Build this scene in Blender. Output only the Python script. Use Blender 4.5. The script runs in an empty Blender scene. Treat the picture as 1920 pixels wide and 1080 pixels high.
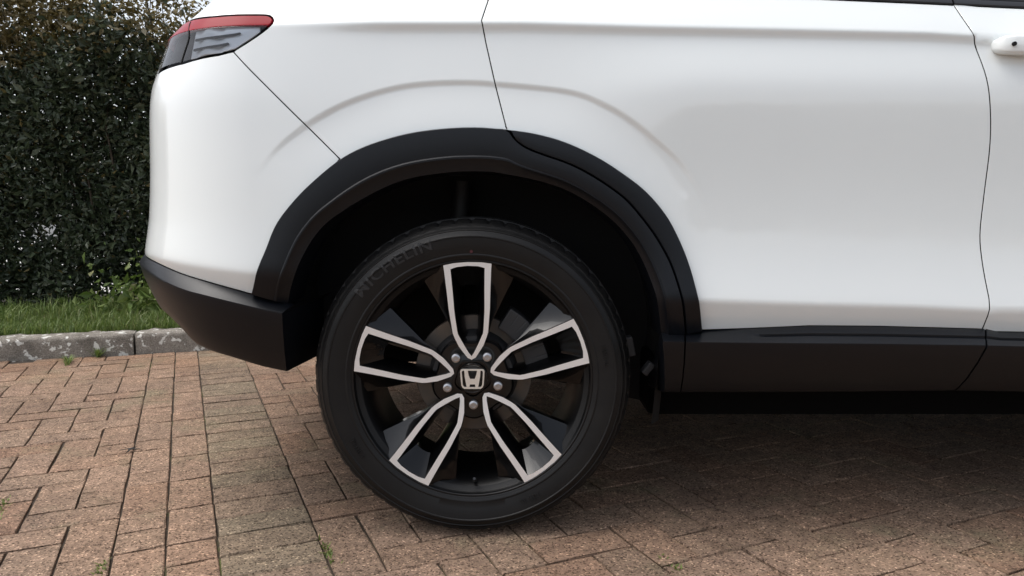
import bpy, bmesh, math, random
import numpy as np
from mathutils import Vector, Matrix
from mathutils.geometry import delaunay_2d_cdt
R = math.radians
rng = np.random.default_rng(7)
random.seed(7)
sc = bpy.context.scene
COL = sc.collection

# ------------------------------------------------------------------ camera
FPX, PIT, CH = 1380.0, math.atan(150 / 1380.0), 0.71      # focal length in 1920-wide pixels, pitch, height
cam_d = bpy.data.cameras.new('camera')
cam = bpy.data.objects.new('camera', cam_d)
COL.objects.link(cam)
cam.location = (0, 0, CH)
cam.rotation_euler = (R(90) - PIT, 0, 0)
cam_d.sensor_width = 36
cam_d.lens = FPX / 1920 * 36
cam_d.clip_start = 0.02
cam_d.clip_end = 2000
sc.camera = cam
sc.render.resolution_x, sc.render.resolution_y = 1024, 576

# ------------------------------------------------------------------ sky, sun, exposure
SUN_EL, SUN_AZ = R(66), R(268)       # azimuth clockwise from +Y
world = bpy.data.worlds.new('World')
sc.world = world
world.use_nodes = True
wn, wl = world.node_tree.nodes, world.node_tree.links
wn.clear()
sky = wn.new('ShaderNodeTexSky')
sky.sky_type = 'NISHITA'
sky.sun_disc = False
sky.sun_elevation = SUN_EL
sky.sun_rotation = SUN_AZ
sky.air_density = 1.0
sky.dust_density = 4.0
sky.ozone_density = 1.0
bwn = wn.new('ShaderNodeRGBToBW')
mixs = wn.new('ShaderNodeMix')
mixs.data_type = 'RGBA'
mixs.inputs['Factor'].default_value = 0.66       # thin overcast: most of the blue is gone
bg = wn.new('ShaderNodeBackground')
bg.inputs['Strength'].default_value = 0.15
wo = wn.new('ShaderNodeOutputWorld')
wl.new(sky.outputs['Color'], bwn.inputs['Color'])
wl.new(sky.outputs['Color'], mixs.inputs[6])
wl.new(bwn.outputs['Val'], mixs.inputs[7])
wl.new(mixs.outputs[2], bg.inputs['Color'])
wl.new(bg.outputs['Background'], wo.inputs['Surface'])
sun_d = bpy.data.lights.new('sun', 'SUN')
sun_d.energy = 0.6
sun_d.angle = R(50)
sun_d.color = (1.0, 0.97, 0.93)
sun = bpy.data.objects.new('sun', sun_d)
COL.objects.link(sun)
sdir = Vector((math.sin(SUN_AZ) * math.cos(SUN_EL), math.cos(SUN_AZ) * math.cos(SUN_EL), math.sin(SUN_EL)))
sun.rotation_euler = (-sdir).to_track_quat('-Z', 'Y').to_euler()
sun.location = (0, 0, 12)
sc.view_settings.view_transform = 'Standard'
sc.view_settings.look = 'None'
sc.view_settings.exposure = 1.06
sc.view_settings.gamma = 1.0
sc.render.engine = 'CYCLES'
sc.cycles.use_denoising = True
sc.cycles.max_bounces = 8
sc.cycles.diffuse_bounces = 4
sc.cycles.glossy_bounces = 4

# ------------------------------------------------------------------ materials
MATS = {}
def nmat(name):
    m = bpy.data.materials.new(name)
    m.use_nodes = True
    nt = m.node_tree
    b = nt.nodes['Principled BSDF']
    MATS[name] = m
    return m, nt, b
def plain(name, col, rough=0.5, metal=0.0, coat=0.0, coat_rough=0.03, spec=0.5, bump=None):
    m, nt, b = nmat(name)
    b.inputs['Base Color'].default_value = (*col, 1)
    b.inputs['Roughness'].default_value = rough
    b.inputs['Metallic'].default_value = metal
    b.inputs['Coat Weight'].default_value = coat
    b.inputs['Coat Roughness'].default_value = coat_rough
    b.inputs['Specular IOR Level'].default_value = spec
    if bump:
        scale, strength, dist = bump
        g = nt.nodes.new('ShaderNodeNewGeometry')
        n = nt.nodes.new('ShaderNodeTexNoise')
        n.inputs['Scale'].default_value = scale
        n.inputs['Detail'].default_value = 3
        bp = nt.nodes.new('ShaderNodeBump')
        bp.inputs['Strength'].default_value = strength
        bp.inputs['Distance'].default_value = dist
        nt.links.new(g.outputs['Position'], n.inputs['Vector'])
        nt.links.new(n.outputs['Fac'], bp.inputs['Height'])
        nt.links.new(bp.outputs['Normal'], b.inputs['Normal'])
    return m
def ramp(nt, stops, interp='LINEAR'):
    r = nt.nodes.new('ShaderNodeValToRGB')
    r.color_ramp.interpolation = interp
    el = r.color_ramp.elements
    while len(el) > 1: el.remove(el[-1])
    el[0].position, el[0].color = stops[0][0], (*stops[0][1], 1)
    for p, c in stops[1:]:
        e = el.new(p); e.color = (*c, 1)
    return r
def noise(nt, vec, scale, detail=2, rough=0.5):
    n = nt.nodes.new('ShaderNodeTexNoise')
    n.inputs['Scale'].default_value = scale
    n.inputs['Detail'].default_value = detail
    n.inputs['Roughness'].default_value = rough
    nt.links.new(vec, n.inputs['Vector'])
    return n
def mixc(nt, fac, a, b, mode='MIX'):
    x = nt.nodes.new('ShaderNodeMix')
    x.data_type = 'RGBA'; x.blend_type = mode
    for sock, v in ((x.inputs[0], fac), (x.inputs[6], a), (x.inputs[7], b)):
        if hasattr(v, 'links'): nt.links.new(v, sock)
        else: sock.default_value = v if isinstance(v, float) else (*v, 1)
    return x.outputs[2]
def math_(nt, op, a, b=0.0):
    x = nt.nodes.new('ShaderNodeMath'); x.operation = op
    for sock, v in ((x.inputs[0], a), (x.inputs[1], b)):
        if hasattr(v, 'links'): nt.links.new(v, sock)
        else: sock.default_value = v
    return x.outputs[0]

plain('paint', (0.775, 0.805, 0.79), 0.38, coat=1.0, coat_rough=0.012)
MATS['paint'].node_tree.nodes['Principled BSDF'].inputs['Coat IOR'].default_value = 1.62
plain('clad', (0.0042, 0.0050, 0.0070), 0.33, spec=0.30, bump=(900, 0.25, 0.0006))
plain('clad_dark', (0.010, 0.010, 0.011), 0.6, bump=(700, 0.2, 0.0005))
plain('liner', (0.006, 0.006, 0.0065), 0.85)
plain('under', (0.003, 0.003, 0.003), 0.95, spec=0.1)
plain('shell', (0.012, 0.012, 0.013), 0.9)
plain('rubber_trim', (0.012, 0.012, 0.013), 0.35)
plain('black_gloss', (0.002, 0.002, 0.0023), 0.30, coat=0.55, coat_rough=0.03, spec=0.15)
plain('barrel_black', (0.0025, 0.0025, 0.0028), 0.38, spec=0.35)
plain('machined', (0.84, 0.84, 0.83), 0.34, metal=0.5, coat=0.5, coat_rough=0.08)
plain('chrome', (0.86, 0.85, 0.80), 0.28, metal=0.7)
plain('nut', (0.45, 0.45, 0.46), 0.3, metal=0.9)
plain('hole', (0.004, 0.004, 0.004), 0.9)
plain('glass_dark', (0.012, 0.014, 0.016), 0.03, spec=0.6, coat=1.0, coat_rough=0.0)
plain('lamp_red', (0.25, 0.003, 0.012), 0.3, coat=0.08, coat_rough=0.02, spec=0.08)
plain('lamp_smoke', (0.012, 0.012, 0.015), 0.4)
plain('lamp_inner', (0.80, 0.83, 0.86), 0.25, metal=0.15)
plain('red_dot', (0.05, 0.004, 0.007), 0.7)
plain('tyre_letter', (0.024, 0.024, 0.0245), 0.55, spec=0.3)
plain('bracket', (0.035, 0.035, 0.037), 0.6)
plain('caliper', (0.02, 0.02, 0.021), 0.6)
plain('soil', (0.035, 0.026, 0.018), 0.95, bump=(60, 0.6, 0.02))
plain('bark', (0.06, 0.045, 0.030), 0.9, bump=(150, 0.5, 0.004))
plain('dead_leaf', (0.012, 0.009, 0.007), 0.8)
def mat_disc():
    m, nt, b = nmat('disc')
    g = nt.nodes.new('ShaderNodeTexCoord')
    n = noise(nt, g.outputs['Object'], 25, 4)
    r = ramp(nt, [(0.35, (0.10, 0.092, 0.086)), (0.7, (0.15, 0.118, 0.09))])
    nt.links.new(n.outputs['Fac'], r.inputs['Fac'])
    nt.links.new(r.outputs['Color'], b.inputs['Base Color'])
    b.inputs['Metallic'].default_value = 0.6
    b.inputs['Roughness'].default_value = 0.5
mat_disc()
def mat_tyre():
    m, nt, b = nmat('tyre')
    g = nt.nodes.new('ShaderNodeTexCoord')
    n = noise(nt, g.outputs['Object'], 18, 5, 0.6)
    r = ramp(nt, [(0.3, (0.004, 0.004, 0.0043)), (0.75, (0.008, 0.0077, 0.0073))])
    nt.links.new(n.outputs['Fac'], r.inputs['Fac'])
    nt.links.new(r.outputs['Color'], b.inputs['Base Color'])
    b.inputs['Roughness'].default_value = 0.5
    b.inputs['Specular IOR Level'].default_value = 0.3
    n2 = noise(nt, g.outputs['Object'], 500, 2)
    bp = nt.nodes.new('ShaderNodeBump'); bp.inputs['Strength'].default_value = 0.2; bp.inputs['Distance'].default_value = 0.0006
    nt.links.new(n2.outputs['Fac'], bp.inputs['Height']); nt.links.new(bp.outputs['Normal'], b.inputs['Normal'])
mat_tyre()
def mat_lens():
    m = bpy.data.materials.new('lens_clear'); m.use_nodes = True; MATS['lens_clear'] = m
    nt = m.node_tree; nt.nodes.clear()
    o = nt.nodes.new('ShaderNodeOutputMaterial')
    tr = nt.nodes.new('ShaderNodeBsdfTransparent'); tr.inputs['Color'].default_value = (0.90, 0.92, 0.94, 1)
    gl = nt.nodes.new('ShaderNodeBsdfGlossy'); gl.inputs['Roughness'].default_value = 0.02
    fr = nt.nodes.new('ShaderNodeFresnel'); fr.inputs['IOR'].default_value = 1.5
    mx = nt.nodes.new('ShaderNodeMixShader')
    nt.links.new(fr.outputs[0], mx.inputs[0]); nt.links.new(tr.outputs[0], mx.inputs[1]); nt.links.new(gl.outputs[0], mx.inputs[2])
    nt.links.new(mx.outputs[0], o.inputs[0])
mat_lens()
def mat_paver(name, cols, stuff=False):
    """clay/concrete paver: colour by piece, fine pale and dark aggregate, mossy film"""
    m, nt, b = nmat(name)
    g = nt.nodes.new('ShaderNodeNewGeometry')
    oi = nt.nodes.new('ShaderNodeObjectInfo')
    P = g.outputs['Position']
    rnd = math_(nt, 'FRACT', math_(nt, 'ADD', oi.outputs['Random'], g.outputs['Random Per Island']))
    base = ramp(nt, cols)
    nt.links.new(rnd, base.inputs['Fac'])
    col = base.outputs['Color']
    big = noise(nt, P, 1.7, 4, 0.6)
    big_r = ramp(nt, [(0.38, (0.80, 0.80, 0.80)), (0.62, (1.15, 1.12, 1.08))])
    nt.links.new(big.outputs['Fac'], big_r.inputs['Fac'])
    col = mixc(nt, 1.0, col, big_r.outputs['Color'], 'MULTIPLY')
    blot = noise(nt, P, 22, 4, 0.65)
    blot_r = ramp(nt, [(0.3, (0.72, 0.70, 0.68)), (0.7, (1.22, 1.2, 1.18))])
    nt.links.new(blot.outputs['Fac'], blot_r.inputs['Fac'])
    col = mixc(nt, 1.0, col, blot_r.outputs['Color'], 'MULTIPLY')
    # mossy film
    ms = noise(nt, P, 3.1, 5, 0.7)
    ms_r = ramp(nt, [(0.54, (0, 0, 0)), (0.72, (0.55, 0.55, 0.55))])
    nt.links.new(ms.outputs['Fac'], ms_r.inputs['Fac'])
    col = mixc(nt, ms_r.outputs['Color'], col, (0.17, 0.165, 0.10))
    # orange earth washed down along the kerb
    dp = nt.nodes.new('ShaderNodeVectorMath'); dp.operation = 'DOT_PRODUCT'
    nt.links.new(P, dp.inputs[0]); dp.inputs[1].default_value = (-math.sin(R(17.5)), math.cos(R(17.5)), 0)
    kd = ramp(nt, [(0.0, (0, 0, 0)), (1.0, (1, 1, 1))])
    mr = nt.nodes.new('ShaderNodeMapRange'); nt.links.new(dp.outputs['Value'], mr.inputs[0])
    mr.inputs[1].default_value = 3.2; mr.inputs[2].default_value = 3.95
    dn_ = ramp(nt, [(0.38, (0, 0, 0)), (0.60, (1, 1, 1))])
    nt.links.new(noise(nt, P, 4.3, 5, 0.7).outputs['Fac'], dn_.inputs['Fac'])
    col = mixc(nt, math_(nt, 'MULTIPLY', math_(nt, 'MULTIPLY', mr.outputs[0], dn_.outputs['Color']), 0.5), col, (0.26, 0.15, 0.085))
    # aggregate
    v = nt.nodes.new('ShaderNodeTexVoronoi'); v.inputs['Scale'].default_value = 290
    nt.links.new(P, v.inputs['Vector'])
    sep = nt.nodes.new('ShaderNodeSeparateColor'); nt.links.new(v.outputs['Color'], sep.inputs[0])
    ag = ramp(nt, [(0.0, (0.30, 0.27, 0.25)), (0.12, (0.66, 0.64, 0.62)), (0.28, (0.93, 0.93, 0.93)), (0.70, (1.05, 1.04, 1.02)), (0.88, (1.40, 1.37, 1.33)), (0.965, (2.1, 2.1, 2.05))], 'CONSTANT')
    nt.links.new(sep.outputs[0], ag.inputs['Fac'])
    col = mixc(nt, 1.0, col, ag.outputs['Color'], 'MULTIPLY')
    nt.links.new(col, b.inputs['Base Color'])
    b.inputs['Roughness'].default_value = 0.88
    b.inputs['Specular IOR Level'].default_value = 0.25
    hs = math_(nt, 'ADD', math_(nt, 'MULTIPLY', v.outputs['Distance'], 0.6), noise(nt, P, 130, 4, 0.7).outputs['Fac'])
    bp = nt.nodes.new('ShaderNodeBump'); bp.inputs['Strength'].default_value = 0.7; bp.inputs['Distance'].default_value = 0.0025
    nt.links.new(hs, bp.inputs['Height']); nt.links.new(bp.outputs['Normal'], b.inputs['Normal'])
RED = [(0.0, (0.250, 0.172, 0.124)), (0.2, (0.276, 0.196, 0.144)), (0.4, (0.256, 0.190, 0.142)), (0.6, (0.290, 0.208, 0.156)), (0.8, (0.243, 0.178, 0.132)), (1.0, (0.262, 0.172, 0.122))]
GRY = [(0.0, (0.200, 0.160, 0.118)), (0.4, (0.225, 0.186, 0.137)), (0.7, (0.245, 0.184, 0.138)), (1.0, (0.205, 0.166, 0.122))]
RED = [(p, (c[0] * .93, c[1] * .905, c[2] * .90)) for p, c in RED]
GRY = [(p, (c[0] * .93, c[1] * .92, c[2] * .92)) for p, c in GRY]
mat_paver('paver_red', RED)
mat_paver('paver_grey', GRY)
def mat_sand():
    m, nt, b = nmat('joint_sand')
    g = nt.nodes.new('ShaderNodeNewGeometry'); P = g.outputs['Position']
    n = noise(nt, P, 260, 3, 0.7)
    r = ramp(nt, [(0.3, (0.022, 0.016, 0.011)), (0.7, (0.070, 0.050, 0.034))])
    nt.links.new(n.outputs['Fac'], r.inputs['Fac'])
    n2 = noise(nt, P, 2.6, 5, 0.7)
    r2 = ramp(nt, [(0.55, (0, 0, 0)), (0.66, (1, 1, 1))])
    nt.links.new(n2.outputs['Fac'], r2.inputs['Fac'])
    n3 = noise(nt, P, 120, 3, 0.7)
    mossr = ramp(nt, [(0.3, (0.045, 0.055, 0.014)), (0.7, (0.13, 0.14, 0.04))])
    nt.links.new(n3.outputs['Fac'], mossr.inputs['Fac'])
    nt.links.new(mixc(nt, r2.outputs['Color'], r.outputs['Color'], mossr.outputs['Color']), b.inputs['Base Color'])
    b.inputs['Roughness'].default_value = 0.95
mat_sand()
def mat_kerb():
    m, nt, b = nmat('kerb_concrete')
    g = nt.nodes.new('ShaderNodeNewGeometry'); P = g.outputs['Position']
    oi = nt.nodes.new('ShaderNodeObjectInfo')
    n = noise(nt, P, 9, 6, 0.7)
    r = ramp(nt, [(0.30, (0.13, 0.115, 0.095)), (0.5, (0.215, 0.192, 0.162)), (0.72, (0.29, 0.265, 0.23))])
    nt.links.new(n.outputs['Fac'], r.inputs['Fac'])
    ag = noise(nt, P, 190, 2, 0.6)
    agr = ramp(nt, [(0.35, (0.65, 0.65, 0.65)), (0.65, (1.3, 1.3, 1.3))])
    nt.links.new(ag.outputs['Fac'], agr.inputs['Fac'])
    col = mixc(nt, 1.0, r.outputs['Color'], agr.outputs['Color'], 'MULTIPLY')
    v = noise(nt, P, 30, 4, 0.55)                       # lichen rosettes
    lr = ramp(nt, [(0.575, (0, 0, 0)), (0.615, (0.95, 0.95, 0.95))])
    nt.links.new(v.outputs['Fac'], lr.inputs['Fac'])
    col = mixc(nt, lr.outputs['Color'], col, (0.64, 0.63, 0.58))
    dk = noise(nt, P, 40, 4, 0.6)
    dr = ramp(nt, [(0.66, (0, 0, 0)), (0.74, (0.6, 0.6, 0.6))])
    nt.links.new(dk.outputs['Fac'], dr.inputs['Fac'])
    col = mixc(nt, dr.outputs['Color'], col, (0.05, 0.045, 0.035))
    nt.links.new(col, b.inputs['Base Color'])
    b.inputs['Roughness'].default_value = 0.9
    bp = nt.nodes.new('ShaderNodeBump'); bp.inputs['Strength'].default_value = 0.8; bp.inputs['Distance'].default_value = 0.006
    nt.links.new(noise(nt, P, 60, 6, 0.75).outputs['Fac'], bp.inputs['Height']); nt.links.new(bp.outputs['Normal'], b.inputs['Normal'])
mat_kerb()
def mat_leaf(name, cols, rough=0.45, transl=0.25):
    m, nt, b = nmat(name)
    g = nt.nodes.new('ShaderNodeNewGeometry')
    r = ramp(nt, cols)
    nt.links.new(g.outputs['Random Per Island'], r.inputs['Fac'])
    nt.links.new(r.outputs['Color'], b.inputs['Base Color'])
    b.inputs['Roughness'].default_value = rough
    o = nt.nodes['Material Output']
    t = nt.nodes.new('ShaderNodeBsdfTranslucent')
    nt.links.new(r.outputs['Color'], t.inputs['Color'])
    mx = nt.nodes.new('ShaderNodeMixShader'); mx.inputs[0].default_value = transl
    nt.links.new(b.outputs[0], mx.inputs[1]); nt.links.new(t.outputs[0], mx.inputs[2]); nt.links.new(mx.outputs[0], o.inputs[0])
mat_leaf('leaf_dark', [(0, (0.030, 0.043, 0.023)), (0.45, (0.054, 0.075, 0.038)), (0.8, (0.084, 0.105, 0.056)), (1, (0.13, 0.145, 0.095))], 0.42, 0.25)
mat_leaf('leaf_olive', [(0, (0.085, 0.066, 0.018)), (0.4, (0.14, 0.110, 0.034)), (0.75, (0.20, 0.155, 0.055)), (0.88, (0.30, 0.25, 0.13)), (1, (0.50, 0.45, 0.32))], 0.5, 0.35)
mat_leaf('grass', [(0, (0.075, 0.125, 0.022)), (0.5, (0.14, 0.205, 0.045)), (0.9, (0.20, 0.25, 0.075)), (1, (0.22, 0.21, 0.10))], 0.55, 0.35)
mat_leaf('weed', [(0, (0.10, 0.14, 0.03)), (1, (0.20, 0.24, 0.06))], 0.6, 0.35)
def mat_ground(name, c0, c1, sc_=40):
    m, nt, b = nmat(name)
    g = nt.nodes.new('ShaderNodeNewGeometry')
    n = noise(nt, g.outputs['Position'], sc_, 6, 0.7)
    r = ramp(nt, [(0.3, c0), (0.7, c1)])
    nt.links.new(n.outputs['Fac'], r.inputs['Fac']); nt.links.new(r.outputs['Color'], b.inputs['Base Color'])
    b.inputs['Roughness'].default_value = 0.92
mat_ground('asphalt', (0.085, 0.085, 0.084), (0.14, 0.14, 0.137))
mat_ground('pale_path', (0.42, 0.41, 0.39), (0.58, 0.57, 0.54))

# ------------------------------------------------------------------ helpers
def obj(name, me, parent=None, mats=()):
    o = bpy.data.objects.new(name, me)
    COL.objects.link(o)
    if mats and not me.materials:
        for k in mats: me.materials.append(MATS[k])
    if parent is not None:
        o.parent = parent
        o.matrix_parent_inverse = parent.matrix_basis.inverted()
    return o
def mesh(name, V, F, smooth=True, sharp=None, normals=None, midx=None):
    me = bpy.data.meshes.new(name)
    me.from_pydata([tuple(map(float, v)) for v in V], [], [tuple(map(int, f)) for f in F])
    if midx is not None: me.polygons.foreach_set('material_index', np.asarray(midx, dtype=np.int32))
    me.update()
    if smooth:
        me.shade_smooth()
        if sharp is not None: me.set_sharp_from_angle(angle=R(sharp))
    if normals is not None:
        me.normals_split_custom_set_from_vertices([tuple(map(float, n)) for n in normals])
    return me
def tag(o, label=None, cat=None, group=None, kind=None):
    if label: o['label'] = label
    if cat: o['category'] = cat
    if group: o['group'] = group
    if kind: o['kind'] = kind
    return o
def bm_mesh(name, fn, smooth=False, sharp=35):
    bm = bmesh.new(); fn(bm)
    me = bpy.data.meshes.new(name); bm.to_mesh(me); bm.free()
    if smooth:
        me.shade_smooth(); me.set_sharp_from_angle(angle=R(sharp))
    return me
def box_bm(bm, c, s, rot=None, bevel=0.0):
    M = Matrix.Translation(c) @ (rot if rot is not None else Matrix.Identity(4)) @ Matrix.Diagonal((*s, 1))
    r = bmesh.ops.create_cube(bm, size=1, matrix=M)
    if bevel:
        es = list({e for v in r['verts'] for e in v.link_edges})
        bmesh.ops.bevel(bm, geom=es, offset=bevel, segments=2, affect='EDGES', profile=0.6)
def cr(pts, n):
    """Catmull-Rom resample of a polyline to n points, even in arc length"""
    P = np.asarray(pts, float)
    Q = np.vstack([2 * P[0] - P[1], P, 2 * P[-1] - P[-2]])
    out = []
    for i in range(1, len(Q) - 2):
        t = np.linspace(0, 1, 16, endpoint=False)[:, None]
        p0, p1, p2, p3 = Q[i - 1], Q[i], Q[i + 1], Q[i + 2]
        out.append(0.5 * ((2 * p1) + (-p0 + p2) * t + (2 * p0 - 5 * p1 + 4 * p2 - p3) * t ** 2 + (-p0 + 3 * p1 - 3 * p2 + p3) * t ** 3))
    out.append(P[-1:])
    return lin(np.vstack(out), n)
def lin(P, n):
    P = np.asarray(P, float)
    s = np.r_[0, np.cumsum(np.hypot(*np.diff(P, axis=0).T))]
    t = np.linspace(0, s[-1], n)
    return np.c_[np.interp(t, s, P[:, 0]), np.interp(t, s, P[:, 1])]
def sstep(a, b, x):
    t = np.clip((np.asarray(x, float) - a) / (b - a), 0, 1)
    return t * t * (3 - 2 * t)
def lerp(a, b, t): return a + (b - a) * t
FW = np.array([0, math.cos(PIT), -math.sin(PIT)])
UP = np.array([0, math.sin(PIT), math.cos(PIT)])
def project(P):
    q = P - np.array([0, 0, CH])
    d = q @ FW
    return np.c_[960 + FPX * q[:, 0] / d, 540 - FPX * (q @ UP) / d]
def ray(px):
    px = np.atleast_2d(np.asarray(px, float))
    return FW + np.outer((px[:, 0] - 960) / FPX, [1, 0, 0]) + np.outer((540 - px[:, 1]) / FPX, UP)
def on_y(px, Y):
    d = ray(px); t = Y / d[:, 1]
    return np.array([0, 0, CH]) + d * t[:, None]
def on_ground(px):
    d = ray(px); t = -CH / d[:, 2]
    return (d * t[:, None])[:, :2]

# ------------------------------------------------------------------ car body surface: u runs along the plan outline, z is height
D, YC = 1.535, 1.535 + 0.895          # side plane, centre line
CXR, RR, TH1 = -0.53, 0.325, R(78)
CXF, RF, TH2 = 2.80, 0.46, R(74)
R2R = (0.895 - RR * (1 - math.cos(TH1))) / math.cos(TH1)
R2F = (0.895 - RF * (1 - math.cos(TH2))) / math.cos(TH2)
U_REAR = CXR - (RR * TH1 + R2R * (math.pi / 2 - TH1))
U_FRONT = CXF + (RF * TH2 + R2F * (math.pi / 2 - TH2))
def plan(u):
    u = np.asarray(u, float)
    x, y = u.copy(), np.full_like(u, D)
    nx, ny = np.zeros_like(u), -np.ones_like(u)
    for sgn, c, r, th, r2 in ((-1, CXR, RR, TH1, R2R), (1, CXF, RF, TH2, R2F)):
        s = (u - c) * sgn
        m = s > 0
        a = np.minimum(s / r, th)
        b = th + np.maximum(s - r * th, 0) / r2
        xx = r * np.sin(a) + r2 * (np.sin(b) - math.sin(th))
        yy = r * (1 - np.cos(a)) + r2 * (math.cos(th) - np.cos(b))
        hd = np.where(s > r * th, b, a)
        x = np.where(m, c + sgn * xx, x); y = np.where(m, D + yy, y)
        nx = np.where(m, sgn * np.sin(hd), nx); ny = np.where(m, -np.cos(hd), ny)
    return x, y, nx, ny
def flat_uz(pts): 
    P = on_y(pts, D); return P[:, 0], P[:, 2]
_bx, _bz = flat_uz([(420, 46), (520, 42), (700, 38), (980, 38), (1200, 44), (1500, 50), (1750, 56), (1920, 66)])
_bx = np.r_[-1.6, _bx, 2.0, 4.2]; _bz = np.r_[_bz[0], _bz, 1.05, 0.95]
_lx, _lz = flat_uz([(1320, 562), (1500, 568), (1700, 573), (1850, 580), (1920, 583)])
_lx = np.r_[-1.6, -0.80, -0.66, -0.54, -0.40, 0.30, _lx, 2.4, 4.2]
_lz = np.r_[0.615, 0.605, 0.59, 0.577, 0.57, _lz[0] + .003, _lz, 0.45, 0.45]
RXZ = ([0.0, 0.30, 0.45, 0.60, 0.68, 0.80, 0.98, 1.03, 1.10, 1.16, 1.24, 1.35], [0.03, 0.0, -0.014, -0.008, -0.002, 0.0, 0.0, 0.010, 0.024, 0.075, 0.16, 0.28])
ARC_PX = [(470, 345), (483, 323), (523, 273), (580, 227), (640, 192), (707, 167), (773, 153), (857, 148), (940, 152), (1070, 167), (1137, 193), (1187, 223), (1237, 263), (1280, 303), (1313, 353), (1340, 417)]
_ax, _az = flat_uz(ARC_PX)
ARC = cr(np.c_[_ax, _az], 70)
def soft(t, w): return 0.5 * (t + np.sqrt(t * t + w * w))
def arc_step(u, z):
    out = np.zeros_like(u)
    m = (np.abs(u + 0.07) < 0.75) & (z > 0.4) & (z < 1.2)
    if not m.any(): return out
    P = np.c_[u[m], z[m]]
    A, B = ARC[:-1], ARC[1:]
    E = B - A
    L2 = (E ** 2).sum(1)
    W = P[:, None, :] - A[None]
    t = np.clip((W * E[None]).sum(2) / L2, 0, 1)
    Q = W - t[..., None] * E[None]
    d2 = (Q ** 2).sum(2)
    k = d2.argmin(1)
    ii = np.arange(len(k))
    d = np.sqrt(d2[ii, k])
    cross = E[k, 0] * Q[ii, k, 1] - E[k, 1] * Q[ii, k, 0]
    d = np.where(cross < 0, d, -d)              # positive below / inside the arc
    s = (k + t[ii, k]) / (len(ARC) - 1)
    fade = sstep(0.0, 0.22, s) * (1 - sstep(0.80, 1.0, s))
    out[m] = fade * (-0.0045 * sstep(-0.002, 0.013, d) + 0.0042 * sstep(0.018, 0.11, d))
    return out
def off(u, z):
    zb, zl = np.interp(u, _bx, _bz), np.interp(u, _lx, _lz)
    wf = (1 - sstep(0.02, 0.42, u)) * lerp(0.55, 1.0, sstep(-0.75, -0.35, u))
    rear = 1 - sstep(-0.50, -0.30, u)
    fb = sstep(-0.50, -0.22, u)
    m = [0.38, lerp(-0.27, -0.14, rear), lerp(-0.08, -0.03, rear), lerp(0.060, -0.085, wf), lerp(-0.30, -0.15, wf), 0.50 * fb - 0.15 * (1 - fb), -0.60]
    K = [(zl, 0.006), (zl + 0.085, 0.08), (np.full_like(u, 0.74), 0.12), (lerp(0.965, 0.93, wf), 0.035), (zb - 0.017, 0.008), (zb, 0.004)]
    def Fz(zz):
        f = m[0] * zz
        for i, (k, w) in enumerate(K): f = f + (m[i + 1] - m[i]) * soft(zz - k, w)
        return f
    ob = lerp(-0.022, -0.020, wf)
    return Fz(z) - Fz(zb) + ob + arc_step(u, z)
def surf(u, z, e=0.0):
    u = np.asarray(u, float); z = np.asarray(z, float)
    x, y, nx, ny = plan(u)
    o = off(u, z) + e
    s = np.maximum(CXR - u, 0)
    rx = np.interp(z, *RXZ) * sstep(0.0, 0.42, s)
    s2 = np.maximum(u - CXF, 0)
    fx = -np.interp(z, [0.2, 0.35, 0.6, 0.8, 1.0, 1.15], [0.06, 0.0, 0.0, 0.02, 0.12, 0.30]) * sstep(0.0, 0.5, s2)
    return np.stack([x + nx * o + rx + fx, y + ny * o, z], -1)
def snorm(u, z):
    h = 0.0008
    a = surf(u + h, z) - surf(u - h, z)
    b = surf(u, z + h) - surf(u, z - h)
    n = np.cross(a, b)
    return n / np.linalg.norm(n, axis=1)[:, None]
def uz(px, e=0.0):
    """where on the car's surface a point seen in the photograph lies"""
    px = np.atleast_2d(np.asarray(px, float))
    P = on_y(px, D)
    u, z = P[:, 0].copy(), P[:, 2].copy()
    for _ in range(30):
        f0 = project(surf(u, z, e)) - px
        h = 1e-4
        fu = (project(surf(u + h, z, e)) - px - f0) / h
        fz = (project(surf(u, z + h, e)) - px - f0) / h
        det = fu[:, 0] * fz[:, 1] - fu[:, 1] * fz[:, 0]
        det = np.where(np.abs(det) < 1e3, np.sign(det + 1e-9) * 1e3, det)
        du = (-f0[:, 0] * fz[:, 1] + f0[:, 1] * fz[:, 0]) / det
        dz = (-fu[:, 0] * f0[:, 1] + fu[:, 1] * f0[:, 0]) / det
        u += np.clip(du, -.05, .05); z += np.clip(dz, -.05, .05)
    return np.c_[u, z]

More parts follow.
